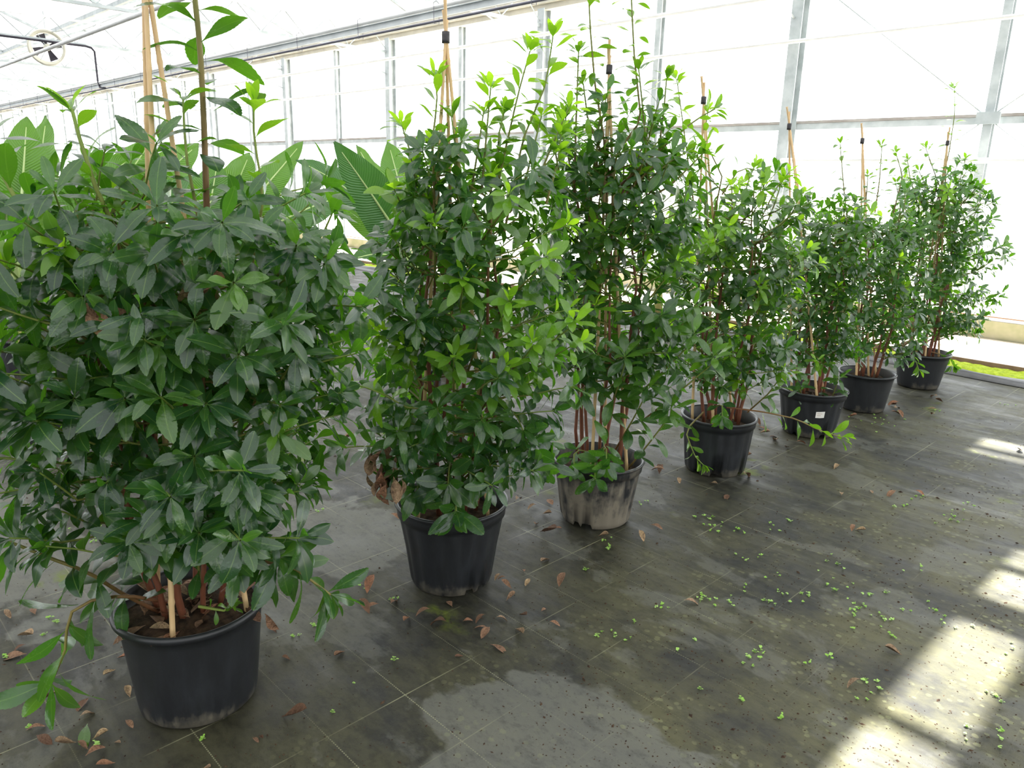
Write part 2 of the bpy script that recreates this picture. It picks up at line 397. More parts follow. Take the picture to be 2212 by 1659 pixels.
for c in cols[:-8]:
    for k in range(NSP*2):
        y1 = WALL_Y-k*SPAN/2; y0 = y1-SPAN/2
        MB().bar((c, y0, roof_z(y0+1e-4)-.02), (c, y1, roof_z(y1-1e-4)-.02), .035, .05).build('glazing_bar', M['steel'], ceil)
def truss(x):
    ch = MB(); y0, y1 = -8.0, WALL_Y-.15
    ch.box((x-.02, y0, 3.84), (x+.02, y1, 3.885)); ch.build('bottom_chord', M['steel'], ceil)
    MB().box((x-.018, y0, 4.25), (x+.018, y1, 4.285)).build('top_chord', M['white_metal'], ceil)
    w = MB(); n = 20; st = (y1-y0)/n
    for i in range(n):
        ya, yb, yc = y0+i*st, y0+(i+.5)*st, y0+(i+1)*st
        w.tube([(x, ya, 3.87), (x, yb-.03, 4.26)], .009, 5); w.tube([(x, yb+.03, 4.26), (x, yc, 3.87)], .009, 5)
    w.build('web', M['steel'], ceil)
    MB().tube([(x, y1-1.2, 3.86), (x, y1, 3.45)], .012, 5).build('knee_brace', M['steel'], ceil)
for k in range(11):
    truss(-8.87-4.09*k)
truss(-4.7)

# pipes along the wall and under the trusses
def pipe(name, label, pts, r, mat, cat='pipe', group=None, n=8):
    return tag(MB().tube(pts, r, n).build(name, M[mat], smooth=True), label, cat, group)
pipe('heating_pipe', 'white heating pipe along the glass wall just below the gutter', [(-60, 9.0, 3.70), (8, 9.0, 3.70)], .03, 'white_metal')
pipe('heating_pipe', 'white heating pipe along the glass wall between gutter and steel rail', [(-60, 9.0, 3.19), (8, 9.0, 3.19)], .022, 'white_metal')
pipe('heating_pipe', 'white heating pipe with open end crossing the posts below the steel rail', [(-4.62, 9.0, 1.855), (8, 9.0, 1.855)], .028, 'white_metal')
pipe('heating_pipe', 'thin white pipe low on the glass wall, upper of two', [(-9, 9.05, 1.43), (8, 9.05, 1.43)], .012, 'white_metal')
pipe('heating_pipe', 'thin white pipe low on the glass wall, lower of two', [(-9, 9.05, 1.02), (8, 9.05, 1.02)], .012, 'white_metal')
pipe('heating_pipe', 'white pipe slung under the roof trusses in front of the round fan', [(-45, 4.5, 3.775), (4, 4.5, 3.775)], .035, 'white_metal')
for k in range(12):
    x = -7.6-4.09*k/1.0
    # thin wire hangers for the wall pipes
    tag(MB().tube([(x, 9.0, 3.86), (x, 9.0, 3.4), (x+.06, 9.0, 3.30), (x+.05, 9.0, 3.2)], .004, 4).build('wire_hanger', M['white_metal']),
        'thin bent wire hanger holding the white wall pipes', 'hanger', 'wire hangers along the wall pipes')
# hanging service bundle (screen profile with pipes)
BY = 5.2; zb = 3.06
bundle = empty('screen_rail', (-25, BY, zb)); tag(bundle, 'long galvanised rail carrying pipes, hung in front of the glass wall', 'rail')
b = MB(); b.box((-60, BY-.02, zb+.035), (6, BY-.012, zb+.105)); b.box((-60, BY-.05, zb+.035), (6, BY-.012, zb+.043)); b.box((-60, BY-.05, zb+.097), (6, BY-.012, zb+.105))
b.build('profile', simple('pale_galvanised', (.54, .57, .58), (.64, .67, .68), 6, .5, .5, .1), bundle, off=(-25, BY, zb))
MB().tube([(-60, BY-.03, zb+.135), (6, BY-.03, zb+.135)], .021, 8).build('top_pipe', M['white_metal'], bundle, off=(-25, BY, zb), smooth=True)
MB().tube([(-60, BY-.03, zb+.004), (6, BY-.03, zb+.004)], .013, 8).build('dark_pipe', M['dark_metal'], bundle, off=(-25, BY, zb), smooth=True)
hm = None
for k in range(34):
    x = -50+1.36*k
    if hm is None:
        ob = MB().tube([(0, -.06, -.02), (0, -.063, .17), (0, -.03, .19), (0, .004, .17), (0, .004, -.02), (0, -.06, -.02)], .0035, 4).build('hanger', M['dark_metal'])
        hm = ob.data; bpy.data.objects.remove(ob)
    link('hanger', hm, bundle, (x+25, 0, 0))
    if k % 3 == 0: MB().tube([(x, BY-.03, zb+.18), (x, BY-.03, 3.86)], .003, 4).build('wire', M['white_metal'], bundle, off=(-25, BY, zb))
# black hose feeding the dark pipe
hx = -16.98
tag(MB().tube([(hx, 1.5, 3.83), (hx, 5.0, 3.83), (hx, 5.1, 3.81), (hx, 5.15, 3.75), (hx+.0, 5.15, 3.22), (hx+.05, 5.16, 3.1), (hx+.4, 5.165, 3.066)], [.02, .02, .02, .018, .018, .018, .015], 8).build('water_hose', M['black_hose'], smooth=True),
    'black water hose dropping from a truss to the hanging rail', 'hose')
# circulation fan
fc = np.array([-19., 4.86, 3.98]); fan = tag(empty('circulation_fan', fc), 'round white circulation fan with dark blades hung from the roof', 'fan')
ax = nrm([.93, -.32, -.1]); s1_ = nrm(np.cross(UPZ, ax)); s2_ = np.cross(ax, s1_)
def ringpts(r, off): return [ax*off+s1_*r*math.cos(2*math.pi*k/40)+s2_*r*math.sin(2*math.pi*k/40) for k in range(40)]
b = MB(); prof = [(.27, -.12), (.29, .10), (.33, .14), (.355, .10), (.33, .04), (.305, -.12)]
V = []
for r_, o_ in prof: V += ringpts(r_, o_)
m = len(prof); Fc = [(i*40+k, i*40+(k+1) % 40, ((i+1) % m)*40+(k+1) % 40, ((i+1) % m)*40+k) for i in range(m) for k in range(40)]
b.add(V, Fc); b.build('ring', M['fan_white'], fan, smooth=True)
for k in range(4):
    a_ = .4+k*math.pi/2; d1 = s1_*math.cos(a_)+s2_*math.sin(a_); d2 = np.cross(ax, d1)
    q = [d1*.05+d2*.03, d1*.26+d2*.085, d1*.26-d2*.085, d1*.05-d2*.03]
    q = [p_+ax*(.03 if i in (0, 1) else -.03) for i, p_ in enumerate(q)]
    MB().add(q+[p_+ax*.008 for p_ in q], [(0,1,2,3),(7,6,5,4),(0,4,5,1),(1,5,6,2),(2,6,7,3),(3,7,4,0)]).build('blade', M['black_hose'], fan)
MB().tube([ax*-.16, ax*.05], .07, 12).build('motor', M['fan_white'], fan, smooth=True)
for k in range(3):
    a_ = k*2*math.pi/3; d1 = s1_*math.cos(a_)+s2_*math.sin(a_); MB().tube([ax*.07, ax*.1+d1*.31], .006, 5).build('guard_bar', M['steel'], fan)
MB().tube([(0, 0, .31), (0, 0, 1.02)], .01, 6).build('hanger_rod', M['steel'], fan)
MB().tube([(-.6, -.2, .29), (.6, .2, .29)], .008, 6).build('hanger_bar', M['steel'], fan)
# short outside posts beyond the glass
for x in (-5.55, -3.85, -9.6, -12.2):
    tag(MB().box((x-.05, 10.9, -.1), (x+.05, 11.0, 1.98)).build('fence_post', M['steel']), 'short galvanised post standing outside the glass wall', 'post', 'short posts outside the glass')

# ------------------------------------------------------------------ leaf meshes
def leaf_shape(seg, wr, droop, fold, serr, seed, young=False):
    r = np.random.RandomState(seed); V = []; UVc = []; Fc = []
    a, b_ = r.uniform(0, 6, 2); side = r.uniform(-.05, .05)
    for i in range(seg+1):
        tt = i/seg; pet = .09
        if tt < pet: w = .012+.012*tt/pet
        else:
            q = (tt-pet)/(1-pet); w = .02+wr/2*(math.sin(math.pi*min(1, q**1.18))**.78)*(1 if q < .97 else .8)
            if q >= .999: w = .002
        tooth = serr*(1 if i % 2 else -1)*min(1, w/(wr*.25)) if tt > .2 else 0
        zc = -droop*tt*tt+.05*math.sin(math.pi*tt); yc = side*math.sin(math.pi*tt)*tt
        for s_ in (-1, 0, 1):
            we = max(.002, w+tooth*.5) if s_ else 0
            V.append((tt+(tooth*.4 if s_ else 0), yc+s_*we, zc+(fold*w+.045*w/(wr/2)*math.sin(4.2*tt+(a if s_ > 0 else b_)))*abs(s_)))
            UVc.append((tt, .5+.5*s_*(w/(wr/2+.02))))
    for i in range(seg):
        for s_ in (0, 1):
            p = i*3+s_; Fc.append((p, p+3, p+4, p+1))
    return np.array(V), UVc, Fc
def mesh_from(name, V, UVc, Fc, mat):
    me = bpy.data.meshes.new(name); me.from_pydata([tuple(p) for p in V], [], Fc)
    uvl = me.uv_layers.new(name='UVMap'); li = np.zeros(len(me.loops), np.int32); me.loops.foreach_get('vertex_index', li)
    uvl.data.foreach_set('uv', np.array(UVc, np.float32)[li].ravel())
    me.polygons.foreach_set('use_smooth', [True]*len(me.polygons)); me.materials.append(mat); me.update()
    return me
VAR = [(.33, .06, .10), (.31, .18, .18), (.35, .28, .05), (.30, -.05, .22), (.37, .14, -.06), (.32, .38, .14)]
LEAF_HI = [mesh_from('leaf_hi', *leaf_shape(26, w, d_, f_, .0105, k), M['leaf']) for k, (w, d_, f_) in enumerate(VAR)]
LO_SHAPE = [leaf_shape(8, w, d_, f_, .0, k) for k, (w, d_, f_) in enumerate(VAR)]
LEAF_LO = [mesh_from('leaf_lo', *s_, M['leaf']) for s_ in LO_SHAPE]
DRY = []
for k in range(5):
    V, U_, Fq = leaf_shape(9, .42, (.1, -.5, .4, -.3, .6)[k], (.6, 1.1, .4, 1.3, .9)[k], .0, 50+k)
    V = V*np.array([1, 1, 1]); V[:, 2] -= V[:, 2].min(); DRY.append(mesh_from('dry_leaf', V, U_, Fq, M['dry']))
# ------------------------------------------------------------------ shrub generator
class Plant:
    def __init__(s, C, seed, hi):
        s.C = np.array([C[0], C[1], 0.]); s.rng = np.random.RandomState(seed); s.hi = hi
        s.leaves = []; s.stems = []; s.ls = .93
        s.ref = (s.C-EYE)@FH
    def at(s, x, y, d=0.):                # point at pixel (x,y) on the upright plane through the axis, d metres nearer
        r_ = ray(x, y); return EYE+r_*((s.ref-d)/(r_@FH))
    def envelope(s, rows):
        s.env = []
        for y, xl, xr in rows:
            mx = project(s.C+UPZ*1.0)[0]; z = s.at(mx, y)[2]
            s.env.append((z, (s.at(xl, y)-s.C)@RH, (s.at(xr, y)-s.C)@RH))
        s.env.sort(); s.ez = [e[0] for e in s.env]
    def R(s, z, d):
        l = np.interp(z, s.ez, [e[1] for e in s.env]); r = np.interp(z, s.ez, [e[2] for e in s.env])
        c = d@RH; mid = min(.37, (r-l)/2)
        rr = mid*math.sqrt(max(0, 1-c*c))+abs(c)*(r if c > 0 else -l)
        return max(.05, rr)
    def leaf(s, p, axis, n, L, tone):
        s.leaves.append((np.asarray(p), nrm(axis), np.asarray(n), L, tone))
    def shoot(s, pts, spacing, L, start=.3, ros=6, young=0., phi=(75, 55), droop=.14, rad=(.005, .0025), tone=(.0, 1.), jitter=1.):
        """curve through pts; leaves along it and a terminal rosette"""
        g = s.rng; pts = [np.asarray(p, float) for p in pts]
        # resample
        seglen = [np.linalg.norm(pts[i+1]-pts[i]) for i in range(len(pts)-1)]; tot = sum(seglen); cum = np.concatenate([[0], np.cumsum(seglen)])
        def ev(q): return np.array([np.interp(q, cum, [p[k] for p in pts]) for k in range(3)])
        m = max(4, int(tot/.05)); cl = [ev(tot*i/(m-1)) for i in range(m)]
        s.stems.append((cl, np.linspace(rad[0], rad[1], m), np.linspace(tone[0], tone[1], m)))
        q = tot*start; a = g.uniform(0, 6.28)
        def basis(T):
            u = nrm(np.cross(T, [0.3, .2, 1.])); return u, np.cross(T, u)
        def put(q, ph, LL, tn):
            nonlocal a
            a += 2.39996+g.normal(0, .25)
            p = ev(q); T = nrm(ev(min(tot, q+.01))-ev(max(0, q-.01))); u, w = basis(T)
            rd = u*math.cos(a)+w*math.sin(a); ph = math.radians(ph+g.normal(0, 9)*jitter)
            ax = T*math.cos(ph)+rd*math.sin(ph); ax = nrm(ax+np.array([0, 0, -droop*g.uniform(.3, 1.5)]))
            n = nrm(T*.8+UPZ*.55+g.normal(0, .16, 3)*jitter)
            s.leaf(p+ax*.004, ax, n, LL*s.ls, tn)
        while q < tot-.02:
            put(q, np.interp(q/tot, [0, 1], phi), L*g.uniform(.8, 1.15), min(1, max(0, young*.8*(q/tot)**1.5+g.normal(0, .04))))
            q += spacing*g.uniform(.7, 1.3)
        yg = young
        for i in range(ros):
            f_ = i/max(1, ros-1)
            put(tot-.012*(1-f_), 78-40*f_ if yg < .5 else 62-40*f_, L*(1.05-.35*f_)*g.uniform(.85, 1.1)*(1 if yg < .5 else .85), min(1, max(0, yg*(.35+.65*f_)+g.normal(0, .04))))
    def grow(s, nst, z0, ztop, nsh, L, young_p=.15, zlow=None, dens=.024, lean=.3, soil=.3, spread=.09):
        g = s.rng; zlow = zlow or z0
        for i in range(nst):
            a = 2*math.pi*(i+g.uniform(0, .7))/nst; d = np.array([math.cos(a), math.sin(a), 0])
            zt = ztop*g.uniform(.82, 1.0)
            base = s.C+d*spread*g.uniform(.4, 1.)+UPZ*(soil-.03)
            top = s.C+d*s.R(zt*.8, d)*lean*g.uniform(.6, 1.2)+UPZ*zt
            m = 9; st = []
            for k in range(m):
                f_ = k/(m-1); p = base*(1-f_)+top*f_+d*.04*math.sin(math.pi*f_)+g.normal(0, .009, 3)*(0 < k < m-1); st.append(p)
            s.stems.append((st, np.linspace(g.uniform(.008, .012), .0035, m), np.concatenate([np.zeros(m-3), [.1, .3, .7]])))
            s.shoot(st[-3:], .03, L, .2, 7, 1. if g.rand() < young_p*2 else g.uniform(0, .2), rad=(.004, .0025), tone=(.3, 1))
            az = g.uniform(0, 6.28)
            for k in range(nsh):
                f_ = (k+g.uniform(0, 1))/nsh; z = zlow+(zt-zlow)*f_*.97
                fs = np.clip((z-st[0][2])/(st[-1][2]-st[0][2]), 0, .98)*(m-1); i0 = int(fs); P0 = st[i0]*(1-(fs-i0))+st[min(m-1, i0+1)]*(fs-i0)
                az += 2.39996+g.normal(0, .3); dd = np.array([math.cos(az), math.sin(az), 0]); dd = nrm(dd+d*.35)
                rise = g.uniform(.04, .24)*(.6 if f_ < .25 else 1.)
                zt2 = z+rise; rad = s.R(zt2, dd)*g.uniform(.62, 1.0)
                tip = s.C+dd*rad+UPZ*zt2
                v = tip-P0; v[2] = 0
                if np.linalg.norm(v) < .06: tip = tip+dd*.06
                mid = P0*.45+tip*.55-UPZ*rise*.25+g.normal(0, .012, 3)
                yg = 1. if g.rand() < young_p*(.3+f_) else max(0, g.normal(.03, .06))
                s.shoot([P0, P0*.7+mid*.3, mid, tip*.6+mid*.4+UPZ*rise*.06, tip], dens, L*g.uniform(.85, 1.1), g.uniform(.25, .45), int(g.randint(5, 9)), yg, rad=(.0036, .0022), tone=(.4, 1))
    def finish(s, root, maxobj=300):
        off = s.C
        # stems
        for cl, rd, tn in s.stems:
            pass
        groups = {}
        thick = [x for x in s.stems if x[1][0] > .0065]; thin = [x for x in s.stems if x[1][0] <= .0065]
        for cl, rd, tn in thick:
            MB().tube(cl, list(rd), 6, True, list(tn+1e-4)).build('stem', M['stem'], root, off, True)
        b = MB()
        for cl, rd, tn in thin: b.tube(cl, list(rd), 5, False, list(tn+1e-4))
        if thin: tag(b.build('twigs', M['stem'], root, off, True), kind='stuff')
        # leaves: the ones that show largest are objects, the rest one mass
        L = s.leaves; px = np.array([project(p+a*l*.5) for p, a, n, l, tn in L])
        nn = np.array([nrm(n-a*(n@a)) for p, a, n, l, tn in L]); vd = np.array([nrm(p-EYE) for p, a, n, l, tn in L])
        facing = np.abs((nn*vd).sum(1)); size = np.array([l for *_, l, tn in L])*F_PX/px[:, 2]
        inside = (px[:, 0] > -20) & (px[:, 0] < 2232) & (px[:, 1] > -20) & (px[:, 1] < 1680)
        score = np.zeros(len(L))
        for i in range(len(L)):
            dx = np.abs(px[:, 0]-px[i, 0]); dy = np.abs(px[:, 1]-px[i, 1]); h = size*.33
            hid = ((dx < h) & (dy < h) & (px[:, 2] < px[i, 2]-.01)).sum()
            score[i] = size[i]*(.35+facing[i])*(.62**hid)*(1 if inside[i] else .02)
        order = np.argsort(-score); objs = set(order[:maxobj].tolist())
        VV = []; UU = []; FF = []; TT = []; RR = []; nb = 0
        for i, (p, a, n, l, tn) in enumerate(L):
            n2 = nn[i]; sd = np.cross(n2, a); k = int(s.rng.randint(len(VAR))); sc = l
            if i in objs:
                o = bpy.data.objects.new('leaf', (LEAF_HI if s.hi else LEAF_LO)[k]); COL.objects.link(o); o.parent = root
                q = p-off; w_ = s.rng.uniform(.85, 1.1)
                o.matrix_basis = Matrix(((a[0]*sc, sd[0]*sc*w_, n2[0]*sc, q[0]), (a[1]*sc, sd[1]*sc*w_, n2[1]*sc, q[1]), (a[2]*sc, sd[2]*sc*w_, n2[2]*sc, q[2]), (0, 0, 0, 1)))
                o.color = (tn, tn, tn, 1)
            else:
                V, U_, Fq = LO_SHAPE[k]; Mx = np.stack([a*sc, sd*sc, n2*sc])
                VV.append(V@Mx+(p-off)); UU.append(np.array(U_)); FF.append(np.array(Fq)+nb); nb += len(V)
                TT += [tn]*len(V); RR += [s.rng.rand()]*len(V)
        if VV:
            me = mesh_from('foliage', np.concatenate(VV), np.concatenate(UU), np.concatenate(FF).tolist(), M['leaf_mass'])
            me.attributes.new('tone', 'FLOAT', 'POINT').data.foreach_set('value', np.array(TT, np.float32))
            me.attributes.new('rnd', 'FLOAT', 'POINT').data.foreach_set('value', np.array(RR, np.float32))
            tag(link('foliage', me, root), kind='stuff')
        return len(L)
def make_pot(root, rb, rt, h, mat, ribs, seed, soil_z):
    g = np.random.RandomState(seed); n = 144
    notch = [g.uniform(0, 6.28)+k*2*math.pi/8 for k in range(8)]
    prof = [(rb*.96, .004), (rb, .012), (rb+(rt-rb)*.08, .03), (rb+(rt-rb)*.5*.86, h*.5), (rt*.935, h*.80), (rt*.945, h*.84)]
    if ribs: prof += [(rt*.985, h*.85), (rt*.995, h*.93), (rt*1.0, h*.955), (rt*1.035, h*.975), (rt*1.03, h*.998), (rt*.985, h), (rt*.955, h*.97), (rt*.90, h*.8), (rt*.86, soil_z-.02)]
    else: prof += [(rt*.965, h*.92), (rt*1.0, h*.925), (rt*1.035, h*.945), (rt*1.04, h*.975), (rt*1.01, h), (rt*.97, h*.99), (rt*.945, h*.95), (rt*.90, h*.8), (rt*.86, soil_z-.02)]
    def rf(i, r, z, w):
        if ribs and 1 < i < 5:
            r = r*(1+.010*math.tanh(3*math.sin(w*18)))
        if i <= 1 and ribs:
            for q in notch:
                if abs((w-q+math.pi) % (2*math.pi)-math.pi) < .10: z = z+.020
        return r, z
    V, Fc = lathe(prof, n, rf)
    Fc.append(tuple(range(n-1, -1, -1))) if not ribs else None
    MB().add(V, Fc).build('pot', M[mat], root, smooth=True)
    V, Fc = lathe([(rt*.89, soil_z), (rt*.6, soil_z+.012), (rt*.3, soil_z+.018), (.004, soil_z+.02)], 28, lambda i, r, z, w: (r, z+g.uniform(-.008, .008)))
    MB().add(V, Fc).build('soil', M['soil'], root, smooth=True)
def make_cane(root, off, p, q, r=.0075):
    p = np.asarray(p, float); q = np.asarray(q, float); n = 13; pts = []; rr = []
    bend = np.random.RandomState(int(abs(p[0]*997+q[1]*131))).normal(0, .006, 3)
    for i in range(n):
        f_ = i/(n-1); c = p*(1-f_)+q*f_+bend*math.sin(math.pi*f_)
        for df, k in ((-.006, 1.), (0, 1.22), (.006, 1.)):
            ff = min(1, max(0, f_+df)); pts.append(p*(1-ff)+q*ff+bend*math.sin(math.pi*ff)); rr.append(r*k*(1.05-.3*f_))
    MB().tube(pts, rr, 7).build('cane', M['cane'], root, off, True)
def tie(root, off, p, r=.02, h=.05):
    p = np.asarray(p); MB().tube([p-UPZ*h/2, p-UPZ*h*.2, p+UPZ*h*.2, p+UPZ*h/2], [r*.98, r, r*1.02, r*.97], 9).build('tie', M['tape'], root, off, True)
# ------------------------------------------------------------------ the seven shrubs in the row
G = 'potted evergreen shrubs in a row'
specs = []
def shrub(name_label, C, rb, rt, h, potmat, ribs, seed, hi, env, grow, apex, cane_px, extra=None, soil_f=.80):
    s = Plant(C, seed, hi); s.envelope(env); s.ls = .80 if seed == 11 else .93
    root = tag(empty('potted_shrub', (C[0], C[1], 0)), name_label, 'shrub', G)
    soil = h*soil_f
    make_pot(root, rb, rt, h, potmat, ribs, seed, soil)
    s.grow(soil=soil, **grow)
    if extra: extra(s, root)
    if apex:
        A = s.at(*apex); canes = []
        for (x, y, d) in cane_px:         # where each cane enters the soil
            Bp = s.at(x, y, d); v = Bp-s.C; rxy = np.hypot(v[0], v[1])
            if rxy > rt*.8: Bp[:2] = s.C[:2]+v[:2]*(rt*.8/rxy)
            Bp[2] = soil-.04; dr = nrm(A-Bp); make_cane(root, s.C, Bp, A+dr*(.05+.03*len(canes))); canes.append(1)
        tie(root, s.C, A-UPZ*.004, .0135, .036)
    n = s.finish(root); print(name_label[:40], 'leaves', n)
    return s, root

def extra1(s, root):
    s.shoot([s.at(450, 560), s.at(445, 400), s.at(440, 250), s.at(432, 100), s.at(415, -60), s.at(408, -150)], .027, .175, .22, 5, .1, phi=(80, 70), droop=.15, rad=(.0085, .006), tone=(.0, .7))
    s.shoot([s.at(300, 600, .1), s.at(250, 500, .12), s.at(205, 400, .15), s.at(172, 300, .15), s.at(155, 235, .15)], .035, .135, .15, 6, .55, phi=(75, 60), rad=(.007, .004), tone=(.5, 1))
    s.shoot([s.at(200, 720, .2), s.at(110, 560, .25), s.at(40, 440, .25), s.at(0, 370, .25), s.at(-30, 290, .25)], .035, .135, .15, 6, .15, rad=(.007, .004), tone=(.4, 1))
    s.shoot([s.at(430, 480, .05), s.at(400, 330, .05), s.at(395, 215, .05)], .035, .12, .2, 7, .35, tone=(.5, 1))
    s.shoot([s.at(540, 600), s.at(570, 420), s.at(548, 300), s.at(548, 225)], .032, .12, .2, 7, .8, tone=(.5, 1))
    s.shoot([s.at(560, 640, -.1), s.at(660, 560, -.05), s.at(700, 500), s.at(720, 455)], .032, .12, .1, 8, .2, tone=(.5, 1))
    # low hanging branches
    s.shoot([s.at(360, 1330, .02), s.at(260, 1280, .12), s.at(190, 1235, .2), s.at(120, 1210, .24), s.at(20, 1170, .25)], .026, .150, .22, 7, .1, droop=.5, rad=(.007, .004), tone=(0, .6))
    s.shoot([s.at(360, 1300, .06), s.at(270, 1285, .16), s.at(180, 1300, .22), s.at(145, 1330, .24), s.at(142, 1400, .25), s.at(110, 1478, .26)], .030, .168, .32, 6, .12, phi=(75, 70), droop=.35, rad=(.006, .003), tone=(0, .7))
    s.shoot([s.at(480, 1280, .05), s.at(560, 1210, .14), s.at(640, 1230, .18), s.at(715, 1285, .2)], .024, .145, .35, 8, .15, droop=.35, rad=(.006, .003), tone=(0, .5))
    s.shoot([s.at(520, 1250, .04), s.at(560, 1180, .12), s.at(605, 1205, .2)], .024, .155, .4, 8, .08, droop=.3, rad=(.005, .003), tone=(0, .5))
    s.shoot([s.at(430, 1310, .14), s.at(490, 1320, .17), s.at(500, 1305, .18)], .02, .055, .3, 7, .55, tone=(.8, 1))
    # front rosettes facing the lens side
    for x, y, L in ((345, 740, .13), (515, 765, .13), (505, 610, .12), (445, 870, .13), (420, 985, .12), (270, 860, .13), (600, 930, .11), (560, 700, .12), (320, 1120, .115), (430, 1150, .115), (180, 640, .12), (620, 620, .12), (250, 700, .12), (160, 860, .12), (545, 1060, .11), (400, 505, .12), (330, 545, .12), (480, 480, .12), (245, 545, .11), (560, 500, .12), (640, 530, .12), (700, 570, .11), (110, 545, .12), (60, 650, .12), (420, 690, .12), (120, 760, .12), (640, 760, .11)):
        d = .32 if 150 < x < 560 else .2
        s.shoot([s.at(.5*x+215, y+120, d*.2), s.at(.8*x+86, y+70, d*.7), s.at(x, y+15, d), s.at(x, y, d+.05)], .03, L, .35, 8, .05 if s.rng.rand() < .7 else .3, droop=.4, tone=(.3, 1))
    # withered leaves caught in the crown
    for x, y, d, L, dz in ((265, 690, .30, .11, -.3), (285, 675, .31, .10, .1), (250, 720, .28, .10, -.8), (415, 560, .2, .10, -1), (430, 550, .2, .11, -.8), (405, 575, .18, .09, -.9), (572, 1325, .235, .065, -1)):
        p = s.at(x, y, d); withered(root, s, p, nrm([s.rng.normal(0, .4), s.rng.normal(0, .4), dz]), L)
def withered(root, s, p, ax, L):
    n = nrm(s.rng.normal(0, 1, 3)); n = nrm(n-ax*(n@ax)); sd = np.cross(n, ax); q = p-s.C
    o = link('withered_leaf', DRY[int(s.rng.randint(5))], root)
    o.matrix_basis = Matrix(((ax[0]*L, sd[0]*L, n[0]*L, q[0]), (ax[1]*L, sd[1]*L, n[1]*L, q[1]), (ax[2]*L, sd[2]*L, n[2]*L, q[2]), (0, 0, 0, 1)))
def extra2(s, root):
    for x, y in ((900, 690), (1000, 600), (1090, 790), (1100, 650), (1040, 700), (980, 770), (1240, 690), (860, 930), (945, 880), (1150, 740), (1180, 555), (820, 620), (1040, 905), (1000, 490), (1100, 420)):
        s.shoot([s.at(.45*x+540, y+110, .06), s.at(.75*x+245, y+60, .22), s.at(x, y+12, .30), s.at(x, y, .33)], .026, .105, .35, 8, .85 if s.rng.rand() < .45 else .1, droop=.3, tone=(.3, 1))
    # leaders
    for pts in ([(1090, 500), (1130, 300), (1180, 180), (1195, 75)], [(1060, 480), (1090, 330), (1120, 200), (1145, 110)], [(960, 420), (930, 330), (945, 220), (940, 165)], [(900, 420), (880, 300), (868, 270)],
                [(1040, 420), (1050, 300), (1060, 190)], [(1150, 420), (1190, 320), (1230, 230)], [(990, 450), (985, 330), (975, 250)], [(1010, 460), (1030, 340), (1045, 240)], [(1120, 450), (1150, 330), (1170, 250)], [(1180, 440), (1205, 350), (1212, 290)], [(930, 460), (905, 400), (890, 360)], [(1080, 420), (1075, 300), (1090, 240)], [(1100, 460), (1160, 380), (1200, 330)]):
        s.shoot([s.at(x, y, .02) for x, y in pts], .024, .098, .12, 8, 1., tone=(.4, 1))
    # low front rosettes over the rim
    for x, y, d in ((968, 1045, .26), (985, 1105, .30), (900, 1060, .2), (1150, 980, .2), (1130, 930, .2), (1175, 1010, .15)):
        s.shoot([s.at(985, 1050, .05), s.at(x*.8+197, y-50, d*.7), s.at(x, y-10, d), s.at(x, y, d+.02)], .02, .135 if x < 1000 else .11, .4, 9, .05, phi=(80, 80), droop=.45, tone=(.2, .8))
    for k in range(22):
        p = s.at(838+s.rng.normal(0, 14), 1000+s.rng.uniform(-30, 45), .22+s.rng.normal(0, .03)); withered(root, s, p, nrm([s.rng.normal(0, .25), s.rng.normal(0, .25), -1]), s.rng.uniform(.06, .10))
    for k in range(8):
        p = s.at(1070+s.rng.normal(0, 14), 870+s.rng.uniform(-60, 60), .12); withered(root, s, p, nrm([s.rng.normal(0, .25), s.rng.normal(0, .25), -1]), s.rng.uniform(.06, .09))
def extra3(s, root):
    for pts in ([(1300, 420), (1340, 320), (1385, 260), (1370, 120), (1365, 20), (1362, -60)], [(1310, 420), (1305, 300), (1285, 180), (1275, 60), (1270, -60)], [(1330, 450), (1370, 360), (1395, 300), (1380, 150), (1362, 0)][:4],
                [(1240, 420), (1245, 250), (1250, 110)], [(1340, 400), (1430, 320), (1500, 260), (1545, 235)], [(1320, 380), (1270, 260), (1260, 180)], [(1350, 420), (1420, 350), (1435, 230), (1440, 170)], [(1250, 450), (1225, 330), (1222, 250)], [(1290, 420), (1290, 300), (1300, 220)], [(1370, 430), (1430, 360), (1480, 330)], [(1380, 440), (1450, 400), (1520, 330)], [(1220, 440), (1200, 330), (1205, 260)]):
        s.shoot([s.at(x, y, .02) for x, y in pts], .026, .100, .15, 7, .6, phi=(82, 70), droop=.1, rad=(.006, .003), tone=(.1, .9))
    for x, y, d in ((1350, 770, .32), (1310, 500, .25), (1500, 720, .22), (1540, 770, .2), (1440, 700, .2), (1235, 690, .2), (1460, 560, .15), (1400, 830, .25), (1500, 660, .1), (1450, 880, .2)):
        s.shoot([s.at(.4*x+770, y+140, .03), s.at(.7*x+385, y+80, d*.7), s.at(x, y+15, d), s.at(x, y, d+.03)], .026, .115, .3, 8, .25, droop=.3, tone=(.2, 1))
    # narrow-leaved weed growth and low rosettes at the pot
    for x, y, d in ((1285, 1035, .27), (1310, 1000, .25), (1240, 1010, .2)):
        s.shoot([s.at(1290, 980, .05), s.at(x, y-40, d*.8), s.at(x, y, d+.03)], .02, .11, .4, 8, .08, phi=(80, 80), droop=.4, tone=(.2, 1))
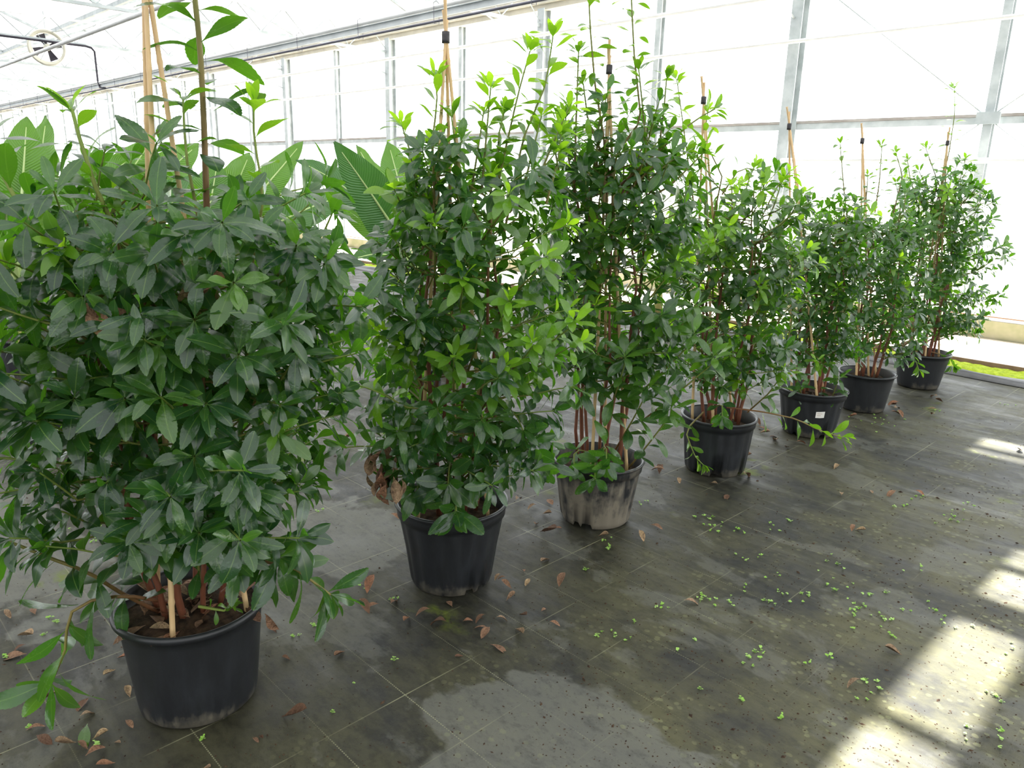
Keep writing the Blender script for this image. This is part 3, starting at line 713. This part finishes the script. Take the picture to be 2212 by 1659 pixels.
def extra4(s, root):
    s.shoot([s.at(1570, 880, .1), s.at(1650, 890, .2), s.at(1720, 905, .26), s.at(1770, 930, .28), s.at(1820, 945, .28)], .03, .10, .3, 8, .6, droop=.35, rad=(.005, .003), tone=(.0, .6))
    s.shoot([s.at(1520, 890, .1), s.at(1480, 930, .2), s.at(1500, 985, .24), s.at(1520, 1005, .24)], .024, .075, .3, 8, .7, droop=.5, tone=(.3, 1))
    s.shoot([s.at(1545, 880, .1), s.at(1560, 870, .2), s.at(1560, 900, .26)], .022, .10, .3, 8, .1, droop=.5, tone=(.3, 1))
    for pts in ([(1540, 480), (1560, 380), (1520, 300), (1530, 240)], [(1500, 450), (1480, 300), (1462, 170)], [(1640, 480), (1680, 400), (1705, 372)], [(1600, 450), (1620, 380), (1630, 360)], [(1560, 420), (1600, 360), (1640, 370)], [(1660, 560), (1700, 480), (1720, 420)], [(1640, 520), (1670, 450), (1690, 390)], [(1680, 700), (1700, 640), (1712, 600)], [(1660, 600), (1705, 560), (1725, 540)], [(1690, 780), (1710, 700), (1716, 660)]):
        s.shoot([s.at(x, y) for x, y in pts], .026, .095, .15, 8, .9, tone=(.3, 1))
    for x, y in ((1700, 545), (1670, 640), (1720, 440), (1650, 400), (1590, 500), (1540, 560), (1600, 440), (1690, 800), (1640, 720)):
        s.shoot([s.at(.5*x+770, y+90, .03), s.at(.8*x+308, y+50, .15), s.at(x, y+10, .22), s.at(x, y, .25)], .026, .10, .3, 8, .95 if s.rng.rand() < .6 else .2, droop=.2, tone=(.2, 1))
def extra5(s, root):
    for x, y in ((1780, 640), (1800, 560), (1830, 700), (1720, 800), (1810, 815), (1770, 480), (1850, 500)):
        s.shoot([s.at(.5*x+878, y+70, .03), s.at(.8*x+351, y+40, .15), s.at(x, y+8, .22), s.at(x, y, .24)], .026, .095, .3, 8, .15, droop=.3, tone=(.2, 1))
def extra6(s, root):
    for pts in ([(1830, 470), (1822, 400), (1815, 310)], [(1890, 460), (1900, 390), (1905, 315)], [(1930, 460), (1950, 380), (1935, 330)], [(1870, 440), (1875, 380)]):
        s.shoot([s.at(x, y) for x, y in pts], .024, .085, .12, 7, .55, phi=(80, 65), droop=.12, tone=(.2, 1))
    s.shoot([s.at(1900, 780, .05), s.at(1945, 760, .15), s.at(1975, 770, .2), s.at(1985, 800, .2)], .024, .075, .3, 8, .4, droop=.5, tone=(.4, 1))
def extra7(s, root):
    for pts in ([(2020, 450), (2050, 330), (2062, 250), (2062, 190)], [(1985, 450), (1965, 380), (1960, 345)], [(2080, 440), (2105, 410), (2120, 400)], [(2040, 430), (2010, 350), (2000, 320)], [(1990, 440), (2000, 400), (1985, 370)], [(2060, 420), (2080, 370), (2085, 345)], [(1960, 460), (1940, 420), (1935, 395)]):
        s.shoot([s.at(x, y) for x, y in pts], .024, .095, .12, 7, .5, phi=(82, 65), droop=.12, tone=(.2, 1))
    for pts in ([(2010, 740), (2070, 720), (2110, 670), (2140, 660)], [(2010, 760), (2050, 770), (2060, 790)], [(2000, 740), (2080, 690), (2100, 640)]):
        s.shoot([s.at(x, y, .05) for x, y in pts], .028, .09, .3, 8, .3, droop=.35, tone=(.1, 1))
    for k in range(8):
        p = s.at(1975+s.rng.normal(0, 10), 700+s.rng.uniform(-30, 40), .15); withered(root, s, p, nrm([s.rng.normal(0, .25), s.rng.normal(0, .25), -1]), s.rng.uniform(.07, .10))

s1p, r1 = shrub('bushy toothed-leaf evergreen shrub in smooth black tub with leaf litter on its soil', (-2.084, .731), .168, .209, .333, 'pot', False, 11, True,
    [(1240, 310, 560), (1120, 130, 640), (950, 40, 690), (800, 10, 730), (650, -40, 770), (520, -60, 800), (440, 60, 760), (395, 170, 660), (345, 290, 540)],
    dict(nst=8, z0=.32, zlow=.56, ztop=1.52, nsh=20, L=.122, young_p=.02, dens=.026), (310, -95), [(367, 1352, .17), (545, 1262, .0), (310, 1250, -.12)], extra1, .88)
s2p, r2 = shrub('dense evergreen shrub in clean ribbed black pot with a clump of withered leaves', (-2.113, 1.757), .157, .214, .345, 'pot', True, 22, True,
    [(1100, 880, 1080), (1000, 820, 1170), (850, 760, 1195), (700, 790, 1215), (550, 840, 1215), (450, 890, 1220), (360, 920, 1210), (290, 970, 1190)],
    dict(nst=7, z0=.33, zlow=.44, ztop=1.72, nsh=18, L=.10, young_p=.14, dens=.024), (963, 78), [(900, 1085, .1), (1058, 1090, .08), (985, 1060, -.14)], extra2)
s3p, r3 = shrub('open evergreen shrub with bare red stems in pot caked with dried mud', (-2.105, 2.644), .162, .210, .305, 'pot_muddy', True, 33, True,
    [(960, 1210, 1390), (850, 1200, 1420), (700, 1195, 1450), (560, 1200, 1470), (420, 1205, 1500), (330, 1200, 1520), (260, 1240, 1440)],
    dict(nst=7, z0=.32, zlow=.62, ztop=1.82, nsh=17, L=.102, young_p=.12, dens=.026, spread=.13), (1316, 148), [(1280, 980, .1), (1360, 975, .06), (1310, 960, -.12)], extra3)
s4p, r4 = shrub('evergreen shrub trailing one long low shoot over the ground fabric', (-2.071, 3.653), .163, .202, .318, 'pot', True, 44, False,
    [(880, 1480, 1640), (760, 1460, 1690), (620, 1455, 1715), (480, 1440, 1730), (420, 1450, 1710), (380, 1470, 1680)],
    dict(nst=7, z0=.33, zlow=.45, ztop=1.56, nsh=18, L=.095, young_p=.34, dens=.027, spread=.12), (1520, 215), [(1548, 880, .12), (1500, 870, 0), (1590, 870, -.1)], extra4)
s5p, r5 = shrub('evergreen shrub in black pot bearing a small white label', (-2.021, 4.715), .160, .210, .30, 'pot', True, 55, False,
    [(830, 1700, 1830), (720, 1700, 1840), (580, 1700, 1850), (480, 1690, 1860), (430, 1720, 1840)],
    dict(nst=6, z0=.32, zlow=.42, ztop=1.42, nsh=20, L=.092, young_p=.08, dens=.027), (1705, 272), [(1773, 838, .15), (1715, 830, .0), (1790, 800, -.12)], extra5)
s6p, r6 = shrub('evergreen shrub in plain pot between the labelled pot and the pot by the moss', (-2.003, 5.551), .145, .190, .28, 'pot', False, 66, False,
    [(800, 1805, 1960), (700, 1800, 1960), (560, 1790, 1955), (450, 1790, 1945), (410, 1820, 1910)],
    dict(nst=6, z0=.3, zlow=.4, ztop=1.50, nsh=20, L=.09, young_p=.10, dens=.028), (1863, 303), [(1850, 805, .12), (1880, 805, .0), (1900, 790, -.1)], extra6)
s7p, r7 = shrub('evergreen shrub with a tall thin leader standing closest to the moss strip', (-1.97, 6.59), .152, .205, .29, 'pot', False, 77, False,
    [(760, 1940, 2070), (660, 1945, 2120), (560, 1935, 2125), (450, 1935, 2110), (390, 1950, 2095), (350, 1980, 2075)],
    dict(nst=7, z0=.3, zlow=.4, ztop=1.68, nsh=23, L=.092, young_p=.06, dens=.027), (2047, 308), [(2000, 770, .1), (2030, 770, 0), (1980, 760, -.1)], extra7)
# paper label on the fifth pot
v = nrm([.394-.25, -.92, 0]); c = np.array([-2.021, 4.715, 0]); a_ = math.atan2(-.92, .62)
lab = MB()
def potp(ang, z): r_ = .160+(.21*.94-.160)*(z/.24)+.004; return (r_*math.cos(ang), r_*math.sin(ang), z)
lab.add([potp(a_+.0, .150), potp(a_+.14, .150), potp(a_+.28, .152), potp(a_+.28, .195), potp(a_+.14, .193), potp(a_+.0, .191)], [(0, 1, 4, 5), (1, 2, 3, 4)])
tag(lab.build('pot_label', M['paper'], r5), 'small white paper label')
ink = MB()
for k, (f0, f1) in enumerate(((.04, .2), (.04, .16))):
    z = .178-.012*k; q = [potp(a_+f0, z), potp(a_+f1, z), potp(a_+f1, z+.003), potp(a_+f0, z+.003)]
    ink.add([(x*1.006, y*1.006, z_) for x, y, z_ in q], [(0, 1, 2, 3)])
ink.build('print_lines', simple('faded_ink', (.45, .30, .25), (.5, .36, .3), 4, .6), r5)

# ------------------------------------------------------------------ bananas behind the row
def banana_leaf_mesh(base, tip, width, nrm_hint, arch, off, fold=.38, twist=0., tear=0., seed=0):
    g = np.random.RandomState(seed); base = np.asarray(base, float); tip = np.asarray(tip, float)
    ax = tip-base; Ln = np.linalg.norm(ax); ax = ax/Ln; n = nrm(np.asarray(nrm_hint)-ax*(np.asarray(nrm_hint)@ax)); sd = np.cross(n, ax)
    seg, cs = 22, 6; V = []; U_ = []; Fc = []; mid = []
    for i in range(seg+1):
        tt = i/seg; c = base+ax*Ln*tt+n*arch*Ln*math.sin(math.pi*min(1, tt*1.0))*.5
        w = width/2*(max(0, math.sin(math.pi*min(1, (.08+.92*tt)**.72)))**.72) if tt < .985 else width*.015
        tw = twist*tt; s2 = sd*math.cos(tw)+n*math.sin(tw); n2 = n*math.cos(tw)-sd*math.sin(tw)
        mid.append(c-off)
        for j in range(-cs//2, cs//2+1):
            f_ = j/(cs/2); q = c+s2*w*f_+n2*(fold*w*abs(f_)-.5*w*f_*f_*fold+.012*math.sin(tt*26+j)*abs(f_))
            V.append(q-off); U_.append((tt, .5+.5*f_))
    m = cs+1
    Fc = [(i*m+j, (i+1)*m+j, (i+1)*m+j+1, i*m+j+1) for i in range(seg) for j in range(cs)]
    return V, U_, Fc, mid
def banana(C, h_stem, label, leaves, seed, rp=.17, hp=.30, tagged=False):
    root = tag(empty('potted_banana', (C[0], C[1], 0)), label, 'banana plant', 'potted banana plants behind the shrubs')
    off = np.array([C[0], C[1], 0.]); g = np.random.RandomState(seed)
    make_pot(root, rp*.78, rp, hp, 'pot', False, seed, hp*.85)
    n = 10; pts = [off+np.array([.02*math.sin(i*.5), .015*math.cos(i*.7), hp*.8+(h_stem-hp*.8)*i/(n-1)]) for i in range(n)]
    MB().tube(pts, [.05-.022*i/(n-1) for i in range(n)], 10).build('trunk', M['banana_stem'], root, off, True)
    top = pts[-1]
    for k, (tip, width, nh, arch, tone) in enumerate(leaves):
        tip = np.asarray(tip, float); d = tip-top; st = top+d*.24+UPZ*.04
        V, U_, Fc, mid = banana_leaf_mesh(st, tip, width, nh, arch, off, seed=seed*10+k, twist=g.uniform(-.25, .25))
        o = link('leaf', mesh_from('banana_leaf', V, U_, Fc, M['banana']), root); o.color = (tone, tone, tone, 1)
        MB().tube([top-off-UPZ*.05, (top*.5+st*.5)-off, st-off]+mid[2:-1:2], [.016, .013, .010]+[.009*(1-i/len(mid[2:-1:2]))+.002 for i in range(len(mid[2:-1:2]))], 6, True).build('midrib', M['midrib'], o, smooth=True)
    return root
def bat(x, y, X): d = ray(x, y); return EYE+d*(X/d[0])       # pixel on a plane of constant X
BC = tuple(bat(905, 640, -4.1)[:2])
banana(BC, .92, 'banana plant with a broad pale leaf arching above the gap between the first two shrubs',
    [(bat(722, 306, -3.95), .30, nrm([.75, -.55, .35]), .08, .0), (bat(838, 306, -4.4), .34, nrm([.9, -.3, -.1]), .05, .75), (bat(640, 345, -4.3), .30, nrm([.5, -.3, .8]), .22, .1),
     (bat(770, 312, -4.75), .2, nrm([.9, -.3, -.1]), .06, .9), (bat(975, 520, -4.0), .26, nrm([.5, -.3, .8]), .25, .1), (bat(760, 560, -4.0), .24, nrm([.5, -.3, .8]), .25, .3), (bat(690, 365, -4.6), .24, nrm([.9, -.3, -.2]), .05, .8)], 5)
banana((-4.85, 1.95), .95, 'banana plant with one leaf bent over sideways behind the bushy first shrub',
    [(bat(560, 470, -4.6), .36, nrm([.7, -.2, .6]), .30, .15), (bat(655, 305, -4.9), .22, nrm([.9, -.3, .0]), .08, .8), (bat(540, 330, -5.0), .34, nrm([.9, -.2, -.2]), .06, .9),
     (bat(470, 350, -4.9), .34, nrm([.9, -.3, .2]), .06, .6), (bat(760, 420, -5.1), .3, nrm([.8, -.3, .4]), .2, .2)], 6)
banana((-4.9, .95), .95, 'banana plant in pot with white sticker beside the bushy first shrub',
    [(bat(58, 252, -5.0), .30, nrm([.95, -.1, .1]), .06, .95), (bat(100, 250, -5.15), .26, nrm([.9, .3, .0]), .06, .8), (bat(38, 285, -5.1), .22, nrm([.9, -.4, .0]), .08, .9), (bat(20, 440, -4.5), .34, nrm([.5, -.2, .85]), .25, .1),
     (bat(290, 330, -4.9), .32, nrm([.9, -.2, .1]), .1, .7), (bat(-20, 500, -4.6), .3, nrm([.6, -.2, .7]), .2, .4)], 7, .19, .30)
banana((-5.6, 1.45), 1.0, 'banana plant standing behind the others, mostly hidden by them',
    [(bat(330, 300, -5.7), .34, nrm([.9, -.2, .1]), .08, .9), (bat(430, 310, -5.8), .34, nrm([.9, -.3, -.1]), .06, .8), (bat(210, 320, -5.6), .32, nrm([.9, .1, .2]), .1, .6), (bat(150, 420, -5.4), .34, nrm([.6, -.2, .8]), .25, .1), (bat(520, 400, -5.5), .34, nrm([.6, -.2, .8]), .25, .2)], 8)
banana((-6.6, 1.28), .95, 'banana plant in the second pot deep among the bananas',
    [(bat(10, 330, -6.7), .32, nrm([.9, -.2, .1]), .1, .8), (bat(110, 340, -6.8), .32, nrm([.9, -.2, .1]), .1, .7), (bat(-30, 420, -6.5), .3, nrm([.6, -.2, .7]), .2, .2), (bat(200, 400, -6.5), .3, nrm([.6, -.2, .7]), .2, .3)], 9, .19, .32)
banana((-4.75, 3.95), .8, 'low banana plant behind the second shrub',
    [(bat(965, 440, -4.9), .26, nrm([.9, -.3, .2]), .1, .6), (bat(1030, 450, -5.0), .28, nrm([.9, -.3, .2]), .1, .5), (bat(1090, 540, -4.6), .26, nrm([.6, -.2, .8]), .25, .3)], 10)
banana((-4.45, 6.4), .8, 'small banana plant behind the shrub with bare red stems',
    [(bat(1500, 600, -4.2), .26, nrm([.9, -.3, .2]), .1, .8), (bat(1440, 560, -4.5), .28, nrm([.9, -.3, .2]), .1, .6), (bat(1510, 520, -4.6), .26, nrm([.6, -.2, .8]), .2, .5)], 12)
# white sticker on the front banana pot: written letter and digits are not readable beyond the first stroke
so = np.array([-4.9, .95, 0]); va = math.atan2(-.95+.12, 4.9)
bp_ = bpy.data.objects
stk = MB()
def bpp(ang, z): r_ = .148+(.19*.935-.148)*(z/.24)+.006; return (r_*math.cos(ang), r_*math.sin(ang), z)
root3 = [o for o in COL.objects if o.name.startswith('potted_banana') and abs(o.location.x+4.9) < 1e-4][0]
stk.add([bpp(va+.05, .17), bpp(va+.27, .17), bpp(va+.50, .17), bpp(va+.50, .225), bpp(va+.27, .225), bpp(va+.05, .225)], [(0, 1, 4, 5), (1, 2, 3, 4)])
tag(stk.build('sticker', M['paper'], root3), 'white paper sticker')
ink = MB()
for f0, f1, z0, z1 in ((.07, .09, .178, .217), (.07, .16, .211, .217), (.07, .14, .195, .201), (.07, .16, .178, .184)):
    q = [bpp(va+f0, z0), bpp(va+f1, z0), bpp(va+f1, z1), bpp(va+f0, z1)]; ink.add([(x*1.006, y*1.006, z_) for x, y, z_ in q], [(0, 1, 2, 3)])
ink.build('print', M['ink'], root3)

# ------------------------------------------------------------------ litter on the floor
rg = np.random.RandomState(9)
pots = [('smooth black tub', (-2.08, .73)), ('clean ribbed black pot', (-2.11, 1.76)), ('mud-caked pot', (-2.1, 2.64)), ('pot with the trailing shoot', (-2.07, 3.65)),
        ('pot with the white label', (-2.02, 4.7)), ('plain pot', (-2.0, 5.55)), ('pot by the moss strip', (-1.97, 6.59))]
dry_px = [(77,1330,1),(37,1373,1.3),(59,1399,.8),(59,1416,1.3),(250,1446,.8),(253,1421,.7),(194,1510,1.),(136,1526,1.5),(281,1507,.8),(172,1560,1),(271,1564,.8),(83,1598,1.1),(58,1589,.8),(166,1604,1.1),(199,1598,.8),(191,1620,.7),
 (187,1645,1),(249,1648,.7),(12,1327,.7),(246,1604,.4),(216,1394,.6),(598,1368,.8),(628,1426,.7),(745,1407,.9),(608,1549,1.5),(742,1316,.7),(780,1310,1.1),(817,1313,1),(843,1313,1),(930,1329,1),(977,1313,.8),(965,1361,1.1),
 (1000,1349,.8),(1049,1339,.7),(1071,1346,.8),(1023,1361,.8),(1056,1365,1.2),(1113,1358,.9),(1121,1327,.8),(1169,1322,.6),(1188,1352,.8),(1058,1395,1.4),(1001,1417,.5),(884,1333,1),(810,1260,1.3),(1081,1249,.7),(1093,1252,.6),(1133,1240,.6),
 (1144,1256,.8),(1106,1272,1),(1093,1298,.9),(1222,1254,1.1),(1187,1207,.8),(1166,1148,1.8),(1196,1144,.8),(1292,1158,1.1),(1379,1157,1),(1404,1142,1.2),(1113,1093,1.1),(1182,1081,1.2),(1158,1100,.9),(1171,1110,.9),(1160,1131,.9),
 (1433,1028,1.5),(1415,1019,1.2),(842,1117,.9),(1475,1307,1.2),(1605,1037,1.2),(1551,1051,1.1),(1572,1070,1.2),(1801,1014,1.1),(1935,1068,1.1),(1974,1064,.9),(1817,1075,.9),(1844,1143,.9),(1861,1484,1),(1949,1416,.9),(1465,1037,1),
 (1922,897,1.4),(1929,888,1.3),(1935,896,1.4),(1923,874,1.2),(1941,875,1.4),(2004,885,1.1),(2025,862,1.2),(2038,869,1.1),(1829,900,1.3),(2202,971,1.4),(1847,1144,.9),(2016,901,.8),(1635,924,1.4),(1677,958,1.3),(1622,911,1.3),
 (1698,966,1.2),(1424,1025,1.2),(1605,987,.9),(735,950,1.4),(1720,962,1.2),(1640,935,1.3),(1880,1060,.6),(1545,985,1),(1660,945,1.2),(560,1590,.4),(545,1600,.5),(430,1665,.8)]
for x, y, sc in dry_px:
    p = on_floor(x, y); L = .056*sc*rg.uniform(.85, 1.15); a_ = rg.uniform(0, 6.28)
    o = link('fallen_leaf', DRY[int(rg.randint(5))], None, (p[0], p[1], .001)); o.scale = (L, L, L*.8); o.rotation_euler = (rg.normal(0, .12), rg.normal(0, .1), a_)
    dd = [math.hypot(p[0]-c[0], p[1]-c[1]) for _, c in pots]; k = int(np.argmin(dd)); big = 'large' if sc >= 1.2 else ('small' if sc < .8 else 'curled')
    if dd[k] < .75: lb = '%s dry brown leaf on the ground near the %s' % (big, pots[k][0])
    else: lb = '%s dry brown leaf on the open mossy fabric away from the pots' % big
    tag(o, lb, 'dead leaf', 'fallen leaves on the ground fabric')
gl = link('fallen_leaf', LEAF_HI[2], None, (*on_floor(191, 1576)[:2], .02)); gl.scale = (.085,)*3; gl.rotation_euler = (.4, .1, -.5); gl.color = (.25,)*3+(1,)
tag(gl, 'fallen leaf still green, lying before the smooth black tub', 'leaf')
for k in range(38):          # litter on the soil of the first tub
    r_ = .17*math.sqrt(rg.rand()); a_ = rg.uniform(0, 6.28); L = rg.uniform(.055, .095)
    o = link('fallen_leaf', DRY[int(rg.randint(5))], None, (-2.084+r_*math.cos(a_), .731+r_*math.sin(a_), .302+rg.uniform(0, .012))); o.scale = (L, L, L*.5); o.rotation_euler = (rg.normal(0, .25), rg.normal(0, .25), rg.uniform(0, 6.28))
    tag(o, 'dry pale brown leaf lying on the soil inside the smooth black tub', 'dead leaf', 'leaf litter in the black tub')

# weeds
def weed_mesh(seed, n):
    g = np.random.RandomState(seed); b = MB()
    for k in range(n):
        a_ = g.uniform(0, 6.28); r_ = g.uniform(.2, .9) if k else .1; h_ = g.uniform(.3, .9); c = np.array([r_*math.cos(a_), r_*math.sin(a_), h_])
        b.tube([(0, 0, 0), c*.97], .035, 3, False)
        tilt = g.normal(0, .3, 2); rr = g.uniform(.26, .42); V = [c]
        for q in range(6):
            w = q*math.pi/3; V.append(c+np.array([rr*math.cos(w), rr*math.sin(w)*.85, rr*(math.cos(w)*tilt[0]+math.sin(w)*tilt[1])+.05]))
        b.add(V, [(0, 1+q, 1+(q+1) % 6) for q in range(6)])
    o = b.build('weed', M['weed'], smooth=True); me = o.data; bpy.data.objects.remove(o); return me
WM = [weed_mesh(k, n) for k, n in enumerate((3, 4, 6, 8, 5))]
clusters = [(1518,1125,6,16),(1392,1085,4,12),(1550,1135,6,25),(1615,1145,4,20),(1665,1140,4,20),(1710,1127,3,7),(1625,1210,5,20),(1680,1240,3,15),(1605,1265,3,20),(1520,1290,6,18),(1425,1310,5,20),(1545,1300,4,20),
 (1580,1300,4,15),(1660,1305,5,15),(1700,1285,4,25),(1750,1290,5,25),(1785,1220,5,25),(1800,1270,6,30),(1850,1320,14,35),(1880,1280,5,30),(1920,1330,5,30),(2000,1320,5,30),(2050,1350,5,35),(1930,1370,3,20),(1635,1410,6,20),(1610,1430,3,15),
 (1750,1430,2,10),(1800,1420,3,10),(1880,1480,6,20),(1870,1510,3,20),(1840,1360,2,15),(2150,1500,4,25),(2160,1600,4,25),(2100,1580,3,25),(2190,1400,4,20),(1960,1090,4,20),(2060,1120,10,25),(1990,1070,3,10),(1905,915,16,35),(1830,900,2,10),
 (2020,890,3,15),(2180,880,4,15),(1500,1385,2,6),(1470,1405,1,3),(1515,1490,1,3),(1605,1515,2,8),(1680,1550,2,8),(635,1375,5,10),(680,1355,4,9),(115,1340,5,12),(90,1373,2,6),(66,1572,3,5),(211,1610,3,6),(14,1525,1,2),(10,1420,2,4),
 (765,1478,1,2),(851,1427,1,2),(718,1540,1,2),(436,1597,2,4),(855,1295,3,6),(790,1275,2,8),(690,1100,4,20),(195,1150,16,45),(1310,1165,4,12),(1320,1185,4,10),(1270,1235,2,8),(1370,1345,2,10),(1320,1370,4,12),(1350,1380,2,8),(1285,1375,3,8),(1975,1230,3,25),(2090,1090,4,20)]
for x, y, n, sp2 in clusters:
    for k in range(n):
        p = on_floor(x+rg.normal(0, sp2*.7), y+rg.normal(0, sp2*.35))
        sc = rg.uniform(.007, .0135); wi = int(rg.randint(5)); wl = ('three-leaf weed seedling', 'four-leaf weed seedling', 'six-leaf weed seedling', 'tufted weed', 'five-leaf weed seedling')[wi]; o = link('weed', WM[wi], None, (p[0], p[1], 0)); o.scale = (sc,)*3; o.rotation_euler = (0, 0, rg.uniform(0, 6.28))
        left = p[0] < -1.2 and p[1] < 2.3
        tag(o, 'tiny light green %s on the dark fabric around the first two pots' % wl if left else 'tiny light green %s sprouting from the open fabric walkway' % wl, 'weed', 'weed seedlings by the first pots' if left else 'weed seedlings on the walkway')
# soil crumbs and plant bits too small to count
b = MB(); V = []; Fq = []; T3 = []
for k in range(4200):
    if k % 2: x, y = rg.uniform(1150, 2300), rg.uniform(880, 1680)
    else: x, y = rg.uniform(-60, 2250), rg.uniform(900, 1680)
    p = on_floor(x, y); q = rg.uniform(.0008, .0030)*(1+.4*(abs(p[1]) > 3))*(2 if rg.rand() < .04 else 1); a_ = rg.uniform(0, 6.28); e1 = np.array([math.cos(a_), math.sin(a_), 0])*q*rg.uniform(.8, 2.2); e2 = np.array([-math.sin(a_), math.cos(a_), 0])*q
    if any(math.hypot(p[0]-c[0], p[1]-c[1]) < .2 for _, c in pots): continue
    n0 = len(V); V += [p+e1, p+e2, p-e1, p-e2, p+UPZ*q*rg.uniform(.5, 1.)]; Fq += [(n0, n0+1, n0+4), (n0+1, n0+2, n0+4), (n0+2, n0+3, n0+4), (n0+3, n0, n0+4)]
o = b.add(V, Fq).build('soil_crumbs', M['soil'])
tag(o, 'dark soil crumbs and plant bits strewn over the ground fabric', 'soil', kind='stuff')
print('objects', len(COL.objects))
